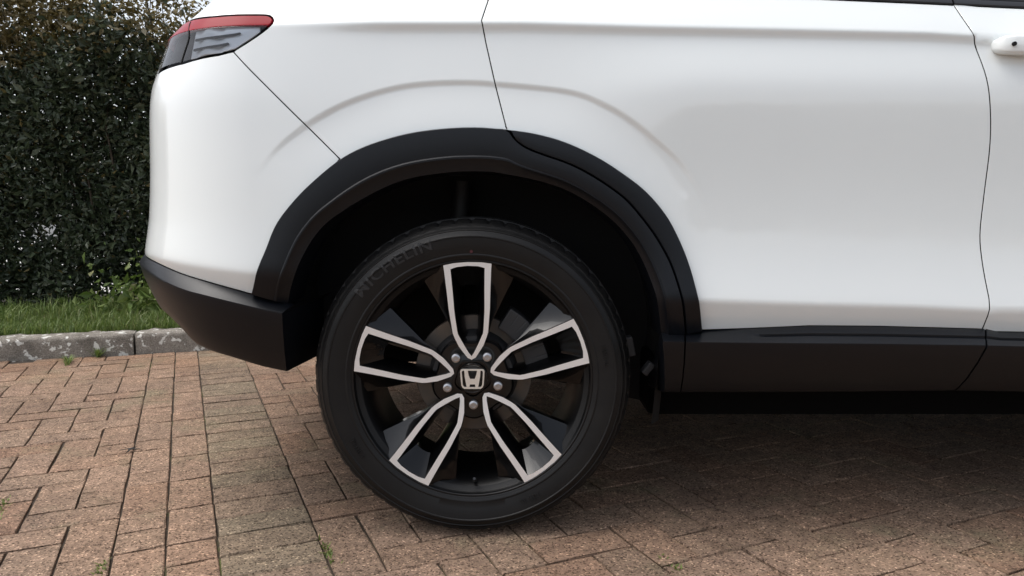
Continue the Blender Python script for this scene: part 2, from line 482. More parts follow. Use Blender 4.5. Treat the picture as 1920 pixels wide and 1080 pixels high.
# ------------------------------------------------------------------ the car
car = bpy.data.objects.new('parked_car', None)
COL.objects.link(car)
car.location = (1.2, YC, 0)
car.empty_display_size = 0.3
tag(car, 'white crossover car with black plastic cladding parked on the brick paving', 'car')
def both(name, V, F, mats, parent_r=None, parent_l=None, normals=None, midx=None, sharp=None, mirror=True, smooth=True):
    """a part on the near side and its mirror image on the far side"""
    V = np.asarray(V, float)
    a = obj(name, mesh(name, V, F, smooth, sharp, normals, midx), parent_r or car, mats)
    b = None
    if mirror:
        V2 = V.copy(); V2[:, 1] = 2 * YC - V2[:, 1]
        n2 = None
        if normals is not None:
            n2 = np.array(normals, float); n2[:, 1] *= -1
        b = obj(name, mesh(name, V2, [tuple(reversed(f)) for f in F], smooth, sharp, n2, midx), parent_l or parent_r or car, mats)
    return a, b
def inset(P, d):
    """P: closed polygon, counter-clockwise; moved inwards by d"""
    a = np.roll(P, 1, 0); b = np.roll(P, -1, 0)
    e1 = P - a; e2 = b - P
    e1 /= np.linalg.norm(e1, axis=1)[:, None] + 1e-12; e2 /= np.linalg.norm(e2, axis=1)[:, None] + 1e-12
    n = np.c_[-(e1 + e2)[:, 1], (e1 + e2)[:, 0]]
    n /= np.linalg.norm(n, axis=1)[:, None] + 1e-12
    c = np.clip(np.abs((n * np.c_[-e1[:, 1], e1[:, 0]]).sum(1)), 0.5, 1)
    return P + n * (d / c)[:, None], n
def pip(P, poly):
    x, y = P[:, 0], P[:, 1]
    ins = np.zeros(len(P), bool)
    for (x1, y1), (x2, y2) in zip(poly, np.roll(poly, -1, 0)):
        c = ((y1 > y) != (y2 > y))
        if y1 != y2: ins ^= c & (x < (x2 - x1) * (y - y1) / (y2 - y1) + x1)
    return ins
def dist_poly(P, poly):
    A = poly; E = np.roll(poly, -1, 0) - A
    L2 = (E ** 2).sum(1) + 1e-15
    best = np.full(len(P), 1e9)
    for a, e, l in zip(A, E, L2):
        t = np.clip(((P - a) @ e) / l, 0, 1)
        best = np.minimum(best, np.hypot(*(P - a - t[:, None] * e).T))
    return best
def dist_open(P, crv):
    best = np.full(len(P), 1e9)
    for a, b in zip(crv[:-1], crv[1:]):
        e = b - a; t = np.clip(((P - a) @ e) / (e @ e + 1e-15), 0, 1)
        best = np.minimum(best, np.hypot(*(P - a - t[:, None] * e).T))
    return best
def densify(poly, g):
    out = []
    for a, b in zip(poly, np.roll(poly, -1, 0)):
        n = max(1, int(math.ceil(np.hypot(*(b - a)) / g)))
        for i in range(n): out.append(a + (b - a) * i / n)
    return np.array(out)
def panel(name, poly, mats, g=0.012, e=0.0, rim=0.012, gap=True, parent=None, parent_l=None, mirror=True, lift=None):
    poly = np.asarray(poly, float)
    ar = 0.5 * np.sum(poly[:, 0] * np.roll(poly[:, 1], -1) - np.roll(poly[:, 0], -1) * poly[:, 1])
    if ar < 0: poly = poly[::-1]
    keep = np.linalg.norm(poly - np.roll(poly, 1, 0), axis=1) > 1e-4
    poly = densify(poly[keep], g)
    if gap: B0, nn = inset(poly, 0.0022)
    else: B0, nn = inset(poly, 0.0)
    lo, hi = B0.min(0), B0.max(0)
    gx, gz = np.meshgrid(np.arange(lo[0] + g * .5, hi[0], g), np.arange(lo[1] + g * .5, hi[1], g))
    I = np.c_[gx.ravel(), gz.ravel()]
    if g <= 0.013:                      # finer mesh along the creases
        for crv, ds in ((ARC, np.linspace(-.006, .024, 11)), (np.c_[_bx, _bz], np.r_[np.linspace(-.032, .008, 13)]), (np.c_[_lx, _lz], np.linspace(-.01, .01, 7))):
            dd = dist_open(I, crv)
            I = I[dd > max(abs(ds[0]), abs(ds[-1])) + .004]
            cc = lin(crv, int(np.hypot(*np.diff(crv, axis=0).T).sum() / .008))
            tg_ = np.gradient(cc, axis=0); tg_ /= np.linalg.norm(tg_, axis=1)[:, None]
            nr = np.c_[tg_[:, 1], -tg_[:, 0]] if crv is ARC else np.c_[-tg_[:, 1], tg_[:, 0]]
            new = np.vstack([cc + nr * d_ for d_ in ds])
            I = np.vstack([I, new])
    I = I[pip(I, B0)]
    I = I[dist_poly(I, B0) > 0.35 * min(g, .008)]
    n0 = len(B0)
    allp = np.vstack([B0, I])
    vs, es, fs, *_ = delaunay_2d_cdt([Vector(p) for p in allp], [(i, (i + 1) % n0) for i in range(n0)], [], 1, 1e-6)
    vs = np.array([(v.x, v.y) for v in vs])
    u, z = vs[:, 0], vs[:, 1]
    ee = e if lift is None else e + lift(u, z)
    V = surf(u, z, ee)
    N = snorm(u, z)
    F = [tuple(f) for f in fs]
    # orient by the surface normal
    f0 = F[0]; fn = np.cross(V[f0[1]] - V[f0[0]], V[f0[2]] - V[f0[0]])
    if fn @ N[f0[0]] < 0: F = [tuple(reversed(f)) for f in F]
    # rolled edge
    if rim:
        base = len(V)
        P1 = B0 - nn * 0.0010; P2 = B0 - nn * 0.0014
        Nb = snorm(B0[:, 0], B0[:, 1])
        V0 = surf(B0[:, 0], B0[:, 1], e if lift is None else e + lift(B0[:, 0], B0[:, 1]))
        V1 = surf(P1[:, 0], P1[:, 1], (e if lift is None else e + lift(B0[:, 0], B0[:, 1])) - 0.0009)
        V2 = surf(P2[:, 0], P2[:, 1], e - rim)
        side = V1 - V0; side -= (side * Nb).sum(1)[:, None] * Nb
        side /= np.linalg.norm(side, axis=1)[:, None] + 1e-9
        N1 = Nb + side; N1 /= np.linalg.norm(N1, axis=1)[:, None]
        V = np.vstack([V, V0, V1, V2]); N = np.vstack([N, Nb, N1, side])
        for i in range(n0):
            j = (i + 1) % n0
            for r_ in (0, 1):
                a, b = base + r_ * n0 + i, base + r_ * n0 + j
                q = (a, a + n0, b + n0, b)
                nf = np.cross(V[q[1]] - V[q[0]], V[q[3]] - V[q[0]])
                F.append(q if nf @ (N[a] + N[a + n0]) > 0 else tuple(reversed(q)))
    mi = [0] * len(F)
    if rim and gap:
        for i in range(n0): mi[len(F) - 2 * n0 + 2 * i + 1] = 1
        mats = list(mats) + ['shell']  # deep gap walls coloured dark to stand in for shade in the shut lines
    return both(name, V, F, mats, parent, parent_l, normals=N, mirror=mirror, midx=mi)
def strip(name, A, B, prof, mats, parent=None, parent_l=None, sharp=30, mirror=True, cap=True):
    """sweep of a cross-section between two (u,z) curves; prof = list of (k across, e outwards)"""
    n = len(A); K = len(prof)
    V = []
    for k, e in prof:
        q = A + (B - A) * k
        V.append(surf(q[:, 0], q[:, 1], e if np.isscalar(e) else np.asarray(e)))
    V = np.vstack(V)
    F = [(k * n + i, k * n + i + 1, (k + 1) * n + i + 1, (k + 1) * n + i) for k in range(K - 1) for i in range(n - 1)]
    if cap:
        F.append(tuple(k * n for k in range(K))); F.append(tuple(k * n + n - 1 for k in reversed(range(K))))
    c = V.mean(0)
    f = F[((K - 1) // 2) * (n - 1) + n // 2 - 1]
    if np.cross(V[f[1]] - V[f[0]], V[f[3]] - V[f[0]])[1] > 0: F = [tuple(reversed(q)) for q in F]
    return both(name, V, F, mats, parent, parent_l, sharp=sharp, mirror=mirror)

# ---- curves seen in the photograph, put onto the surface
E_CL = 0.013
OUT_L = cr(uz([(471, 552), (476, 531), (484, 500), (498, 467), (517, 421), (550, 377), (590, 337), (640, 297), (690, 272), (757, 252), (823, 242), (890, 239), (950, 243)], E_CL), 60)
OUT_R = cr(uz([(950, 243), (1003, 251), (1060, 267), (1120, 295), (1170, 327), (1213, 361), (1250, 405), (1275, 452), (1294, 501), (1310, 560), (1317, 621)], E_CL), 44)
SEAM = cr(uz([(957, 250), (966, 264), (987, 279), (1020, 292), (1070, 310), (1120, 337), (1170, 373), (1203, 410), (1230, 447), (1255, 492), (1271, 537), (1281, 583), (1285, 628)], E_CL), 44)
INN_L = cr(uz([(539, 570), (543, 545), (551, 517), (562, 489), (584, 450), (609, 420), (640, 397), (673, 376), (723, 350), (773, 333), (840, 323), (890, 321), (925, 322)], 0.0), 60)
INN_R = cr(uz([(925, 322), (1003, 337), (1070, 360), (1137, 403), (1180, 447), (1206, 490), (1227, 542), (1236, 583), (1241, 630)], 0.0), 44)
SH_QD = uz([(915, 2), (903, 38), (911, 80), (929, 160), (951, 246)])          # shut line quarter / rear door
SH_FD = uz([(1786, 6), (1813, 45), (1838, 110), (1853, 160), (1858, 230), (1855, 290), (1845, 370), (1838, 440), (1842, 490), (1855, 560), (1856, 580), (1842, 618)])
SH_FD = np.vstack([SH_FD[:1], cr(SH_FD[1:-2], 40), SH_FD[-2:]])
SEAM_B = uz([(437, 97), (637, 298)])
def topz(u): return np.interp(u, WTX, WTZ)
_w = uz([(1592, 1), (1920, 16)], 0.0)
sl = (_w[1, 1] - _w[0, 1]) / (_w[1, 0] - _w[0, 0])
WTX = [-0.2, 2.1]; WTZ = [_w[0, 1] + sl * (-0.2 - _w[0, 0]), _w[0, 1] + sl * (2.1 - _w[0, 0])]
SILL_W = uz([(1317, 621), (1406, 616), (1519, 611), (1650, 612), (1834, 617), (1845, 617)])     # lower edge of the white paint
sill_end = SILL_W[-1]
FA = 2.61                                                                                    # wheelbase
shift = np.array([FA, 0])
ARCH_OUT = np.vstack([OUT_L, OUT_R[1:]])
def zc(c, u): return np.interp(u, c[:, 0], c[:, 1])
# door bottoms continue forward
SILL_F = np.array([[sill_end[0], sill_end[1]], [1.0, sill_end[1] - .006], [1.93, sill_end[1] - 0.02]])

# ---- quarter panel, doors, fender
LAMP_LOW = cr(uz([(437, 97), (470, 76), (497, 57), (509, 46), (513, 39), (510, 32), (500, 28), (470, 27.5), (440, 28), (400, 31)]), 36)
LAMP_REAR = [(-0.93, 1.115), (-1.02, 1.10)]
q_top = [[SH_QD[0, 0] - 0.02, 1.22], [-0.45, 1.30], [-0.80, 1.30], [-0.93, 1.22], [-0.935, 1.125]]
quarter = np.vstack([SH_QD[::-1], [[SH_QD[0, 0] + .002, 1.19]], q_top, LAMP_LOW[::-1], SEAM_B[1:], OUT_L[OUT_L[:, 0] > SEAM_B[1, 0] + .002]])
panel('quarter_panel', quarter, ['paint'], 0.012)
rd = np.vstack([SH_QD, OUT_R[1:], SILL_W[1:-1], SH_FD[::-1], [[u, topz(u)] for u in np.linspace(SH_FD[0, 0], SH_QD[0, 0] + .01, 14)]])
rear_door, rear_door_l = panel('rear_door', rd, ['paint'], 0.012)
fd_front = np.array([[1.93, SILL_F[-1, 1]], [1.99, 0.55], [2.0, 0.85], [1.93, 1.02], [1.92, topz(1.92)]])
fd = np.vstack([SH_FD, SILL_F[1:-1], fd_front, [[u, topz(u)] for u in np.linspace(1.7, SH_FD[0, 0] + .05, 8)]])
front_door, front_door_l = panel('front_door', fd, ['paint'], 0.02)
fa_out = ARCH_OUT + shift
ff = np.vstack([fd_front, [[2.3, 1.06], [2.8, 1.02], [3.2, 0.96], [3.25, 0.80], [fa_out[0, 0] + 0.99, 0.62]], [[3.10, 0.50]], fa_out[fa_out[:, 0] < 3.0][::-1] if False else fa_out[::-1]])
panel('front_fender', ff, ['paint'], 0.025)
panel('front_bumper', np.array([[3.11, 0.32], [3.11, 0.50], [3.26, 0.62], [3.26, 0.80], [3.21, 0.95], [U_FRONT, 0.92], [U_FRONT, 0.32]]), ['paint'], 0.03)

# ---- rear bumper: white upper part, black lower part with its ledge
WB = uz([(470, 551), (434, 541), (384, 527), (345, 515)])
WB = cr(np.vstack([WB, [[-0.78, WB[-1, 1] + .020], [-0.88, WB[-1, 1] + .032], [-1.0, WB[-1, 1] + .036], [U_REAR, WB[-1, 1] + .036]]]), 40)
L_low = uz([(437, 97), (410, 104), (380, 109), (345, 119)])
bump = np.vstack([SEAM_B[:1], L_low[1:], [[-0.86, 1.005], [-0.93, 0.99], [-1.02, 0.985], [-1.05, 0.80], [-1.12, 0.74], [U_REAR, 0.74]], WB[::-1], OUT_L[OUT_L[:, 0] < SEAM_B[1, 0] - .002], SEAM_B[1:]])
rear_bumper, _ = panel('rear_bumper', bump, ['paint'], 0.012)
tg = np.array([[U_REAR, 0.745], [-1.12, 0.745], [-1.05, 0.805], [-1.025, 0.985], [-1.025, 1.12], [-0.94, 1.125], [-0.935, 1.22], [-0.96, 1.30], [U_REAR, 1.30]])
panel('tailgate', tg, ['paint'], 0.025)
EB = 0.032
LO = uz([(529, 587), (490, 579), (440, 567), (384, 553), (345, 543)], EB)
LO = cr(np.vstack([LO, [[-0.78, LO[-1, 1] + .026], [-0.88, LO[-1, 1] + .042], [-1.0, LO[-1, 1] + .047], [U_REAR, LO[-1, 1] + .047]]]), 70)
LI0 = np.vstack([uz([(548, 572), (510, 563)], 0.004), WB])
LI = cr(LI0, 70)
BT = uz([(537, 697), (490, 687), (434, 670), (379, 653), (355, 641)], EB)
BT = cr(np.vstack([BT, [[-0.76, BT[-1, 1] + .030], [-0.85, BT[-1, 1] + .055], [-1.0, BT[-1, 1] + .06], [U_REAR, BT[-1, 1] + .03]]]), 70)
def eb(q): return lerp(EB, 0.018, sstep(-0.62, -0.84, q[:, 0]) if False else 1 - sstep(-0.84, -0.62, q[:, 0]))
# one sweep: inner edge, ledge, rounded brow, face, turned-under bottom
n = 70
rows = [surf(LI[:, 0], LI[:, 1], -0.012), surf(LI[:, 0], LI[:, 1] - .001, 0.001)]
for k in (0.5, 0.93, 1.0):
    q = LI + (LO - LI) * k
    ek = 0.002 + (eb(q) - 0.002) * k
    rows.append(surf(q[:, 0], q[:, 1], ek) + (np.array([0, 0, .0]) if k < 1 else 0))
q = LO.copy(); q[:, 1] -= 0.004
rows.append(surf(q[:, 0], q[:, 1], eb(q) + 0.0018))
for k, de in ((0.3, 0.004), (0.65, 0.003), (0.93, 0.0), (1.0, -0.004)):
    q = LO + (BT - LO) * k
    rows.append(surf(q[:, 0], q[:, 1], eb(q) + de))
q = BT.copy(); q[:, 1] += 0.004
rows.append(surf(q[:, 0], q[:, 1], eb(q) - 0.03)); 
q = BT.copy(); q[:, 1] += 0.03
rows.append(surf(q[:, 0], q[:, 1], eb(q) - 0.22))
K = len(rows); V = np.vstack(rows)
F = [(k * n + i, k * n + i + 1, (k + 1) * n + i + 1, (k + 1) * n + i) for k in range(K - 1) for i in range(n - 1)]
# end face towards the wheel
endv = len(V); e0 = np.array([V[k * n] for k in range(K)])
inn = e0 + np.array([0.045, 0.16, 0.012])
V = np.vstack([V, e0, inn])
for k in range(1, K - 1): F.append((endv + k, endv + k + 1, endv + K + k + 1, endv + K + k))
both('lower_bumper', V, F, ['clad'], sharp=28)

# ---- wheel arch cladding
def arch_prof(nA):
    return [(0.0, -0.006), (0.0, 0.0115), (0.012, 0.0128), (0.05, E_CL), (0.45, 0.0122), (0.64, 0.0095), (0.67, 0.0108), (0.71, 0.0104), (0.75, 0.0075), (0.86, 0.001), (1.0, -0.004), (1.02, -0.012), (1.02, -0.12)]
qa, qb = np.vstack([OUT_L, SEAM[1:]]), np.vstack([INN_L, INN_R[1:]])
NQ = 90
cl_r, cl_l = strip('arch_cladding', cr(qa, NQ), cr(qb, NQ), arch_prof(NQ), ['clad'])
SEAM_D = SEAM + np.c_[np.full(len(SEAM), .0026), np.full(len(SEAM), .0014)]
SEAM_D[0] = OUT_R[0] + [0.012, -0.004]
strip('door_arch_cladding', cr(OUT_R, 60), cr(SEAM_D, 60), [(0, -.006), (0, 0.012), (0.03, 0.0135), (0.1, 0.014), (0.85, 0.014), (0.95, 0.013), (1.0, 0.010), (1.0, -0.006)], ['clad'], rear_door, rear_door_l)
strip('arch_cladding', cr(np.vstack([OUT_L, OUT_R[1:]]), NQ) + shift, cr(qb, NQ) + shift, arch_prof(NQ), ['clad'])

# ---- sill: sloping ledge, groove, outer face
ES = 0.055
SL_IN = np.vstack([uz([(1241, 626), (1285, 625)], 0.004), SILL_W[0:] + [0, 0.0]])
SL_OUT = uz([(1243, 640), (1285, 641), (1317, 641.5), (1406, 642.5), (1519, 643.5), (1650, 644.5), (1834, 647), (1848, 647.5)], ES)
FSEAM = uz([(1843, 619), (1857, 655), (1836, 700), (1792, 732)], ES)
def sill_rows(I, O, bot, n, groove):
    I = lin(I, n); O = lin(O, n); bot = lin(bot, n)
    rows = [surf(I[:, 0], I[:, 1] + .003, -0.012), surf(I[:, 0], I[:, 1], 0.002)]
    for k in (0.30, 0.42, 0.46, 0.58, 0.62, 0.90, 1.0):
        q = I + (O - I) * k
        ek = 0.002 + (ES - 0.002) * k
        zz = q[:, 1].copy()
        if k in (0.46, 0.58): zz -= 0.0045 * groove(q[:, 0])
        rows.append(surf(q[:, 0], zz, ek))
    rows.append(surf(O[:, 0], O[:, 1] - .004, ES + .0016))
    for k, de in ((0.35, 0.001), (0.7, -0.006), (0.95, -0.018), (1.0, -0.024)):
        q = O + (bot - O) * k
        rows.append(surf(q[:, 0], q[:, 1], ES + de))
    rows.append(surf(bot[:, 0], bot[:, 1] - .010, ES - 0.07))
    rows.append(surf(bot[:, 0], bot[:, 1] - .030, ES - 0.20))
    return rows
def sweep(name, rows, mats, **kw):
    n = len(rows[0]); K = len(rows); V = np.vstack(rows)
    F = [(k * n + i, k * n + i + 1, (k + 1) * n + i + 1, (k + 1) * n + i) for k in range(K - 1) for i in range(n - 1)]
    F += [tuple(k * n for k in range(K)), tuple(k * n + n - 1 for k in reversed(range(K)))]
    return both(name, V, F, mats, sharp=26, **kw)
gro = lambda u: sstep(0.50, 0.53, u)
B1 = uz([(1246, 736), (1275, 736)], ES - .02)
iq = SL_IN[:2].copy(); iq[1, 0] -= .002
oq = SL_OUT[:2].copy(); oq[1, 0] -= .002
sweep('sill_end', sill_rows(iq, oq, B1, 6, lambda u: 0 * u), ['clad'])
B2 = uz([(1277, 736), (1400, 736), (1600, 735), (1790, 733)], ES - .02)
i2 = SL_IN[1:].copy(); i2[0, 0] += .0016; o2 = SL_OUT[1:].copy(); o2[0, 0] += .0016
sweep('door_sill_cladding', sill_rows(i2, o2, B2, 50, gro), ['clad'], parent_r=rear_door, parent_l=rear_door_l)
i3 = np.vstack([SILL_W[-1:] + [0.004, 0], SILL_F[1:]]); 
o3 = np.array([SL_OUT[-1] + [0.004, 0], SL_OUT[-1] + [0.3, -.008], SL_OUT[-1] + [0.95, -.025]])
b3 = np.array([B2[-1] + [0.004, 0], B2[-1] + [0.3, -.005], [o3[-1, 0], B2[-1, 1] - .01]])
sweep('door_sill_cladding', sill_rows(i3, o3, b3, 30, lambda u: 0 * u + 1), ['clad'], parent_r=front_door, parent_l=front_door_l)

# ---- wheel houses, floor pan, inner shell
for sh in (0.0, FA):
    q = cr(qb, 60)
    dn = np.array([[q[0, 0] + .0, 0.40]]); up_ = np.array([[q[-1, 0], 0.22]])
    q = np.vstack([dn, q, up_])
    a = surf(q[:, 0], q[:, 1], -0.010); a[:, 0] += sh
    ctr = np.array([-0.085 + sh, 0, 0.335])
    b = a.copy(); b[:, [0, 2]] += (b[:, [0, 2]] - ctr[[0, 2]]) * 0.07; b[:, 1] += 0.06
    c = b.copy(); c[:, 1] = D + 0.33
    V = np.vstack([a, b, c]); m_ = len(q)
    F = [(k * m_ + i, k * m_ + i + 1, (k + 1) * m_ + i + 1, (k + 1) * m_ + i) for k in range(2) for i in range(m_ - 1)]
    F.append(tuple(2 * m_ + i for i in range(m_)))
    both('wheel_house', V, F, ['liner'], sharp=40)
def floor_fn(bm):
    for (x0, x1, w, z0, z1) in ((-0.62, -0.50, 1.2, 0.47, 0.56), (-0.52, 0.34, 1.02, 0.30, 0.50), (0.33, 2.12, 1.36, 0.205, 0.36), (2.1, 2.95, 1.06, 0.20, 0.50), (2.94, 3.2, 1.4, 0.22, 0.4)):
        box_bm(bm, ((x0 + x1) / 2, YC, (z0 + z1) / 2), (x1 - x0, w, z1 - z0), bevel=0.02)
    box_bm(bm, (-0.085, YC, 0.30), (0.11, 1.2, 0.10), bevel=0.03)
    box_bm(bm, (-0.42, YC + 0.25, 0.40), (0.28, 0.6, 0.14), bevel=0.05)
obj('floor_pan', bm_mesh('floor_pan', floor_fn), car, ['under'])
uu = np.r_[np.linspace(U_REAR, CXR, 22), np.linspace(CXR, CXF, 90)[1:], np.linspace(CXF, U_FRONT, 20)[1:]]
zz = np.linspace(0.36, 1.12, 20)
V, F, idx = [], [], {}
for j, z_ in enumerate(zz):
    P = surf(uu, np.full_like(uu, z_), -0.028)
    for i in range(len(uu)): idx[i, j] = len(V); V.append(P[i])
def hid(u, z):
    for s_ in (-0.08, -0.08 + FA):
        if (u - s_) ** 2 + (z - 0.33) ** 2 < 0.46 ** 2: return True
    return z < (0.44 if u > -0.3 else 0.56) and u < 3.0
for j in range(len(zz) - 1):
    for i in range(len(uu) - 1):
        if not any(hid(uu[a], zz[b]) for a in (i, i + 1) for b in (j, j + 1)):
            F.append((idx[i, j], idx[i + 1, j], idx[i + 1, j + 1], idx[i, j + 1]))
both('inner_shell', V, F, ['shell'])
# backing under the quarter / door shut line above the arch and behind the white panels near the arch
bk = cr(np.vstack([OUT_L, OUT_R[1:]]), 70)
ctr = np.array([-0.07, 0.33])
A_ = bk + (bk - ctr) * 0.10; B_ = bk - (bk - ctr) * 0.015
strip('arch_flange', A_, B_, [(0, -0.020), (1, -0.016)], ['shell'], cap=False)

# ---- greenhouse and bonnet (above the picture's edge)
ring = [(1.10, .80, -.78, 2.30), (1.20, .775, -.70, 2.05), (1.32, .715, -.56, 1.70), (1.44, .645, -.38, 1.35), (1.51, .585, -.22, 1.12), (1.555, .48, -.02, 0.95), (1.58, .28, .2, 0.75)]
def rpts(z, w, a, b, n=72):
    t = np.linspace(0, 2 * np.pi, n, endpoint=False)
    c, s = np.cos(t), np.sin(t)
    k = 2 / 5.5
    return np.c_[(a + b) / 2 + (b - a) / 2 * np.sign(c) * np.abs(c) ** k, YC + w * np.sign(s) * np.abs(s) ** k, np.full(n, z)]
RP = [rpts(*r_) for r_ in ring]
def loft(name, rings, mat, cap=False):
    n = len(rings[0]); V = np.vstack(rings)
    F = [(k * n + i, k * n + (i + 1) % n, (k + 1) * n + (i + 1) % n, (k + 1) * n + i) for k in range(len(rings) - 1) for i in range(n)]
    if cap: F.append(tuple((len(rings) - 1) * n + i for i in range(n)))
    return obj(name, mesh(name, V, F, True, 50), car, [mat])
loft('window_glass', RP[:4], 'glass_dark')
loft('roof', RP[3:], 'paint', True)
for (xa, xb) in ((-0.60, -0.34), (0.93, 1.03)):
    V, F = [], []
    for z_, w_, a_, b_ in ring[:4]:
        fx = (z_ - 1.1) * 0.25 if xa < 0 else 0
        for x_ in (xa + fx, xb + fx): V.append((x_, YC - w_ - .006, z_))
    F = [(2 * k, 2 * k + 1, 2 * k + 3, 2 * k + 2) for k in range(3)]
    both('pillar', V, F, ['paint' if xa < 0 else 'rubber_trim'])
V, F = [], []
for x_, hw, z_ in ((1.95, .80, 1.06), (2.3, .84, 1.02), (2.6, .83, .98), (2.9, .74, .93), (3.06, .60, .86)):
    for t in np.linspace(-1, 1, 17): V.append((x_, YC + t * hw, z_ + 0.05 * (1 - t ** 4)))
F = [(r_ * 17 + i, r_ * 17 + i + 1, r_ * 17 + 18 + i, r_ * 17 + 17 + i) for r_ in range(4) for i in range(16)]
obj('bonnet', mesh('bonnet', V, F), car, ['paint'])
# window waist trim
for (ua, ub, pr, pl) in ((0.10, SH_FD[0, 0] - .002, rear_door, rear_door_l), (SH_FD[0, 0] + .002, 1.92, front_door, front_door_l)):
    u_ = np.linspace(ua, ub, 24)
    A_ = np.c_[u_, topz(u_) + 0.001]; B_ = np.c_[u_, topz(u_) + 0.026]
    strip('window_trim', A_, B_, [(0, -0.006), (0, 0.001), (0.12, 0.0035), (0.45, 0.0035), (0.6, 0.0015), (0.68, 0.003), (0.95, 0.003), (1, 0.0), (1, -0.03)], ['rubber_trim'], pr, pl)

# ---- tail lamp
lamp = np.vstack([cr(uz([(437, 97), (470, 76), (497, 57), (509, 46), (513, 39), (510, 32), (500, 28), (470, 27.5), (440, 28), (400, 31), (365, 36)]), 40), [[-0.93, 1.118], [-1.02, 1.112], [-1.02, 0.992], [-0.93, 0.995], [-0.865, 1.010]], uz([(345, 119), (380, 109), (410, 104)])])
tail, tail_l = panel('tail_lamp', lamp, ['lamp_smoke'], 0.012, e=-0.018, rim=0.02)
split = np.array([[lamp[:, 0].max() - .018, 0.0]])
def lamp_mid(u):     # lower edge of the red light bar
    c = uz([(505, 47), (440, 47), (400, 50), (365, 55)]); c = c[np.argsort(c[:, 0])]
    return np.interp(u, c[:, 0], c[:, 1])
def clip_poly(P, above):
    P = densify(np.asarray(P), 0.006)
    out = []
    md = lamp_mid(P[:, 0])
    for i in range(len(P)):
        j = (i + 1) % len(P)
        da, db = P[i, 1] - md[i], P[j, 1] - md[j]
        if (da >= 0) == above: out.append(P[i])
        if (da >= 0) != (db >= 0):
            t = da / (da - db); out.append(P[i] + (P[j] - P[i]) * t)
    return np.array(out)
LP, _ = inset(lamp if 0.5 * np.sum(lamp[:, 0] * np.roll(lamp[:, 1], -1) - np.roll(lamp[:, 0], -1) * lamp[:, 1]) > 0 else lamp[::-1], 0.004)
up_poly, lo_poly = clip_poly(LP, True), clip_poly(LP, False)
panel('light_bar', up_poly, ['lamp_red'], 0.008, e=0.002, rim=0.014, gap=False, parent=tail, parent_l=tail_l)
panel('lens', lo_poly, ['lens_clear'], 0.010, e=0.001, rim=0, gap=False, parent=tail, parent_l=tail_l)
li, _ = inset(densify(lo_poly, .01)[::1], 0.007)
lowc = uz([(345, 119), (380, 109), (410, 104), (437, 97), (470, 76), (503, 52)]); lowc = lowc[np.argsort(lowc[:, 0])]
ul = np.linspace(-0.692, lamp[:, 0].max() - .022, 24)
zl_, zh_ = np.interp(ul, lowc[:, 0], lowc[:, 1]) + .009, lamp_mid(ul) - .004
ok_ = zh_ - zl_ > .003
refl = np.vstack([np.c_[ul, zl_][ok_], np.c_[ul, zh_][ok_][::-1]])
panel('reflector', refl, ['lamp_inner'], 0.010, e=-0.007, rim=0.004, gap=False, parent=tail, parent_l=tail_l, lift=lambda u, z: .004 * np.sin(u * 95) * (u < -.60))
for t0, t1, w_, mt in ((.22, .30, .62, 'lamp_smoke'), (.60, .68, .8, 'lamp_smoke')):
    uq = np.linspace(-0.680, -0.680 + .15 * w_, 14)
    za = lambda t: lerp(np.interp(uq, lowc[:, 0], lowc[:, 1]) + .009, lamp_mid(uq) - .004, t)
    strip('led_strip', np.c_[uq, za(t0)], np.c_[uq, za(t1)], [(0, -.006), (0, -.0012), (1, -.0012), (1, -.006)], [mt], tail, tail_l)
# gap between the lamp half on the body and the half on the tailgate
ug = uz([(359, 41), (355, 66), (347, 96), (340, 119)])
strip('lamp_seam', cr(ug, 12), cr(ug, 12) + [0.003, 0], [(0, 0.0), (0, 0.0025), (1, 0.0025), (1, 0.0)], ['hole'], tail, tail_l)

# ---- door handle
hc = uz([(1858, 91), (1920, 94)])
P0 = surf(hc[:1, 0], hc[:1, 1])[0]
def handle(name, x0, z0, parent):
    V, F = [], []
    secs = [(0.0, .006, .012), (0.004, .012, .026), (0.012, .0165, .034), (0.03, .0185, .040), (0.10, .019, .043), (0.16, .0185, .042), (0.195, .016, .036), (0.205, .011, .028), (0.209, .006, .014)]
    n = 20
    for dx, hz, dy in secs:
        for i in range(n):
            t = 2 * math.pi * i / n
            c, s = math.cos(t), math.sin(t)
            yy = -(dy - .022) - 0.016 * np.sign(c) * abs(c) ** .38
            V.append((x0 + dx, P0[1] + yy, z0 - dx * .03 + hz * np.sign(s) * abs(s) ** .34))
    for k in range(len(secs) - 1):
        for i in range(n): F.append((k * n + i, k * n + (i + 1) % n, (k + 1) * n + (i + 1) % n, (k + 1) * n + i))
    F.append(tuple(range(n))[::-1]); F.append(tuple((len(secs) - 1) * n + i for i in range(n)))
    return obj(name, mesh(name, V, F, True, 50), parent, ['paint'])
hd = handle('door_handle', P0[0], P0[2] + 0.004, front_door)
def lock_fn(bm):
    r = bmesh.ops.create_cone(bm, cap_ends=True, segments=20, radius1=0.0042, radius2=0.0042, depth=0.004)
    bmesh.ops.rotate(bm, verts=bm.verts, cent=(0, 0, 0), matrix=Matrix.Rotation(R(90), 3, 'X'))
lk = obj('lock_button', bm_mesh('lock_button', lock_fn), front_door, ['hole'])
lp = on_y([(1902, 82)], P0[1] - 0.0355)[0]
lk.location = lp

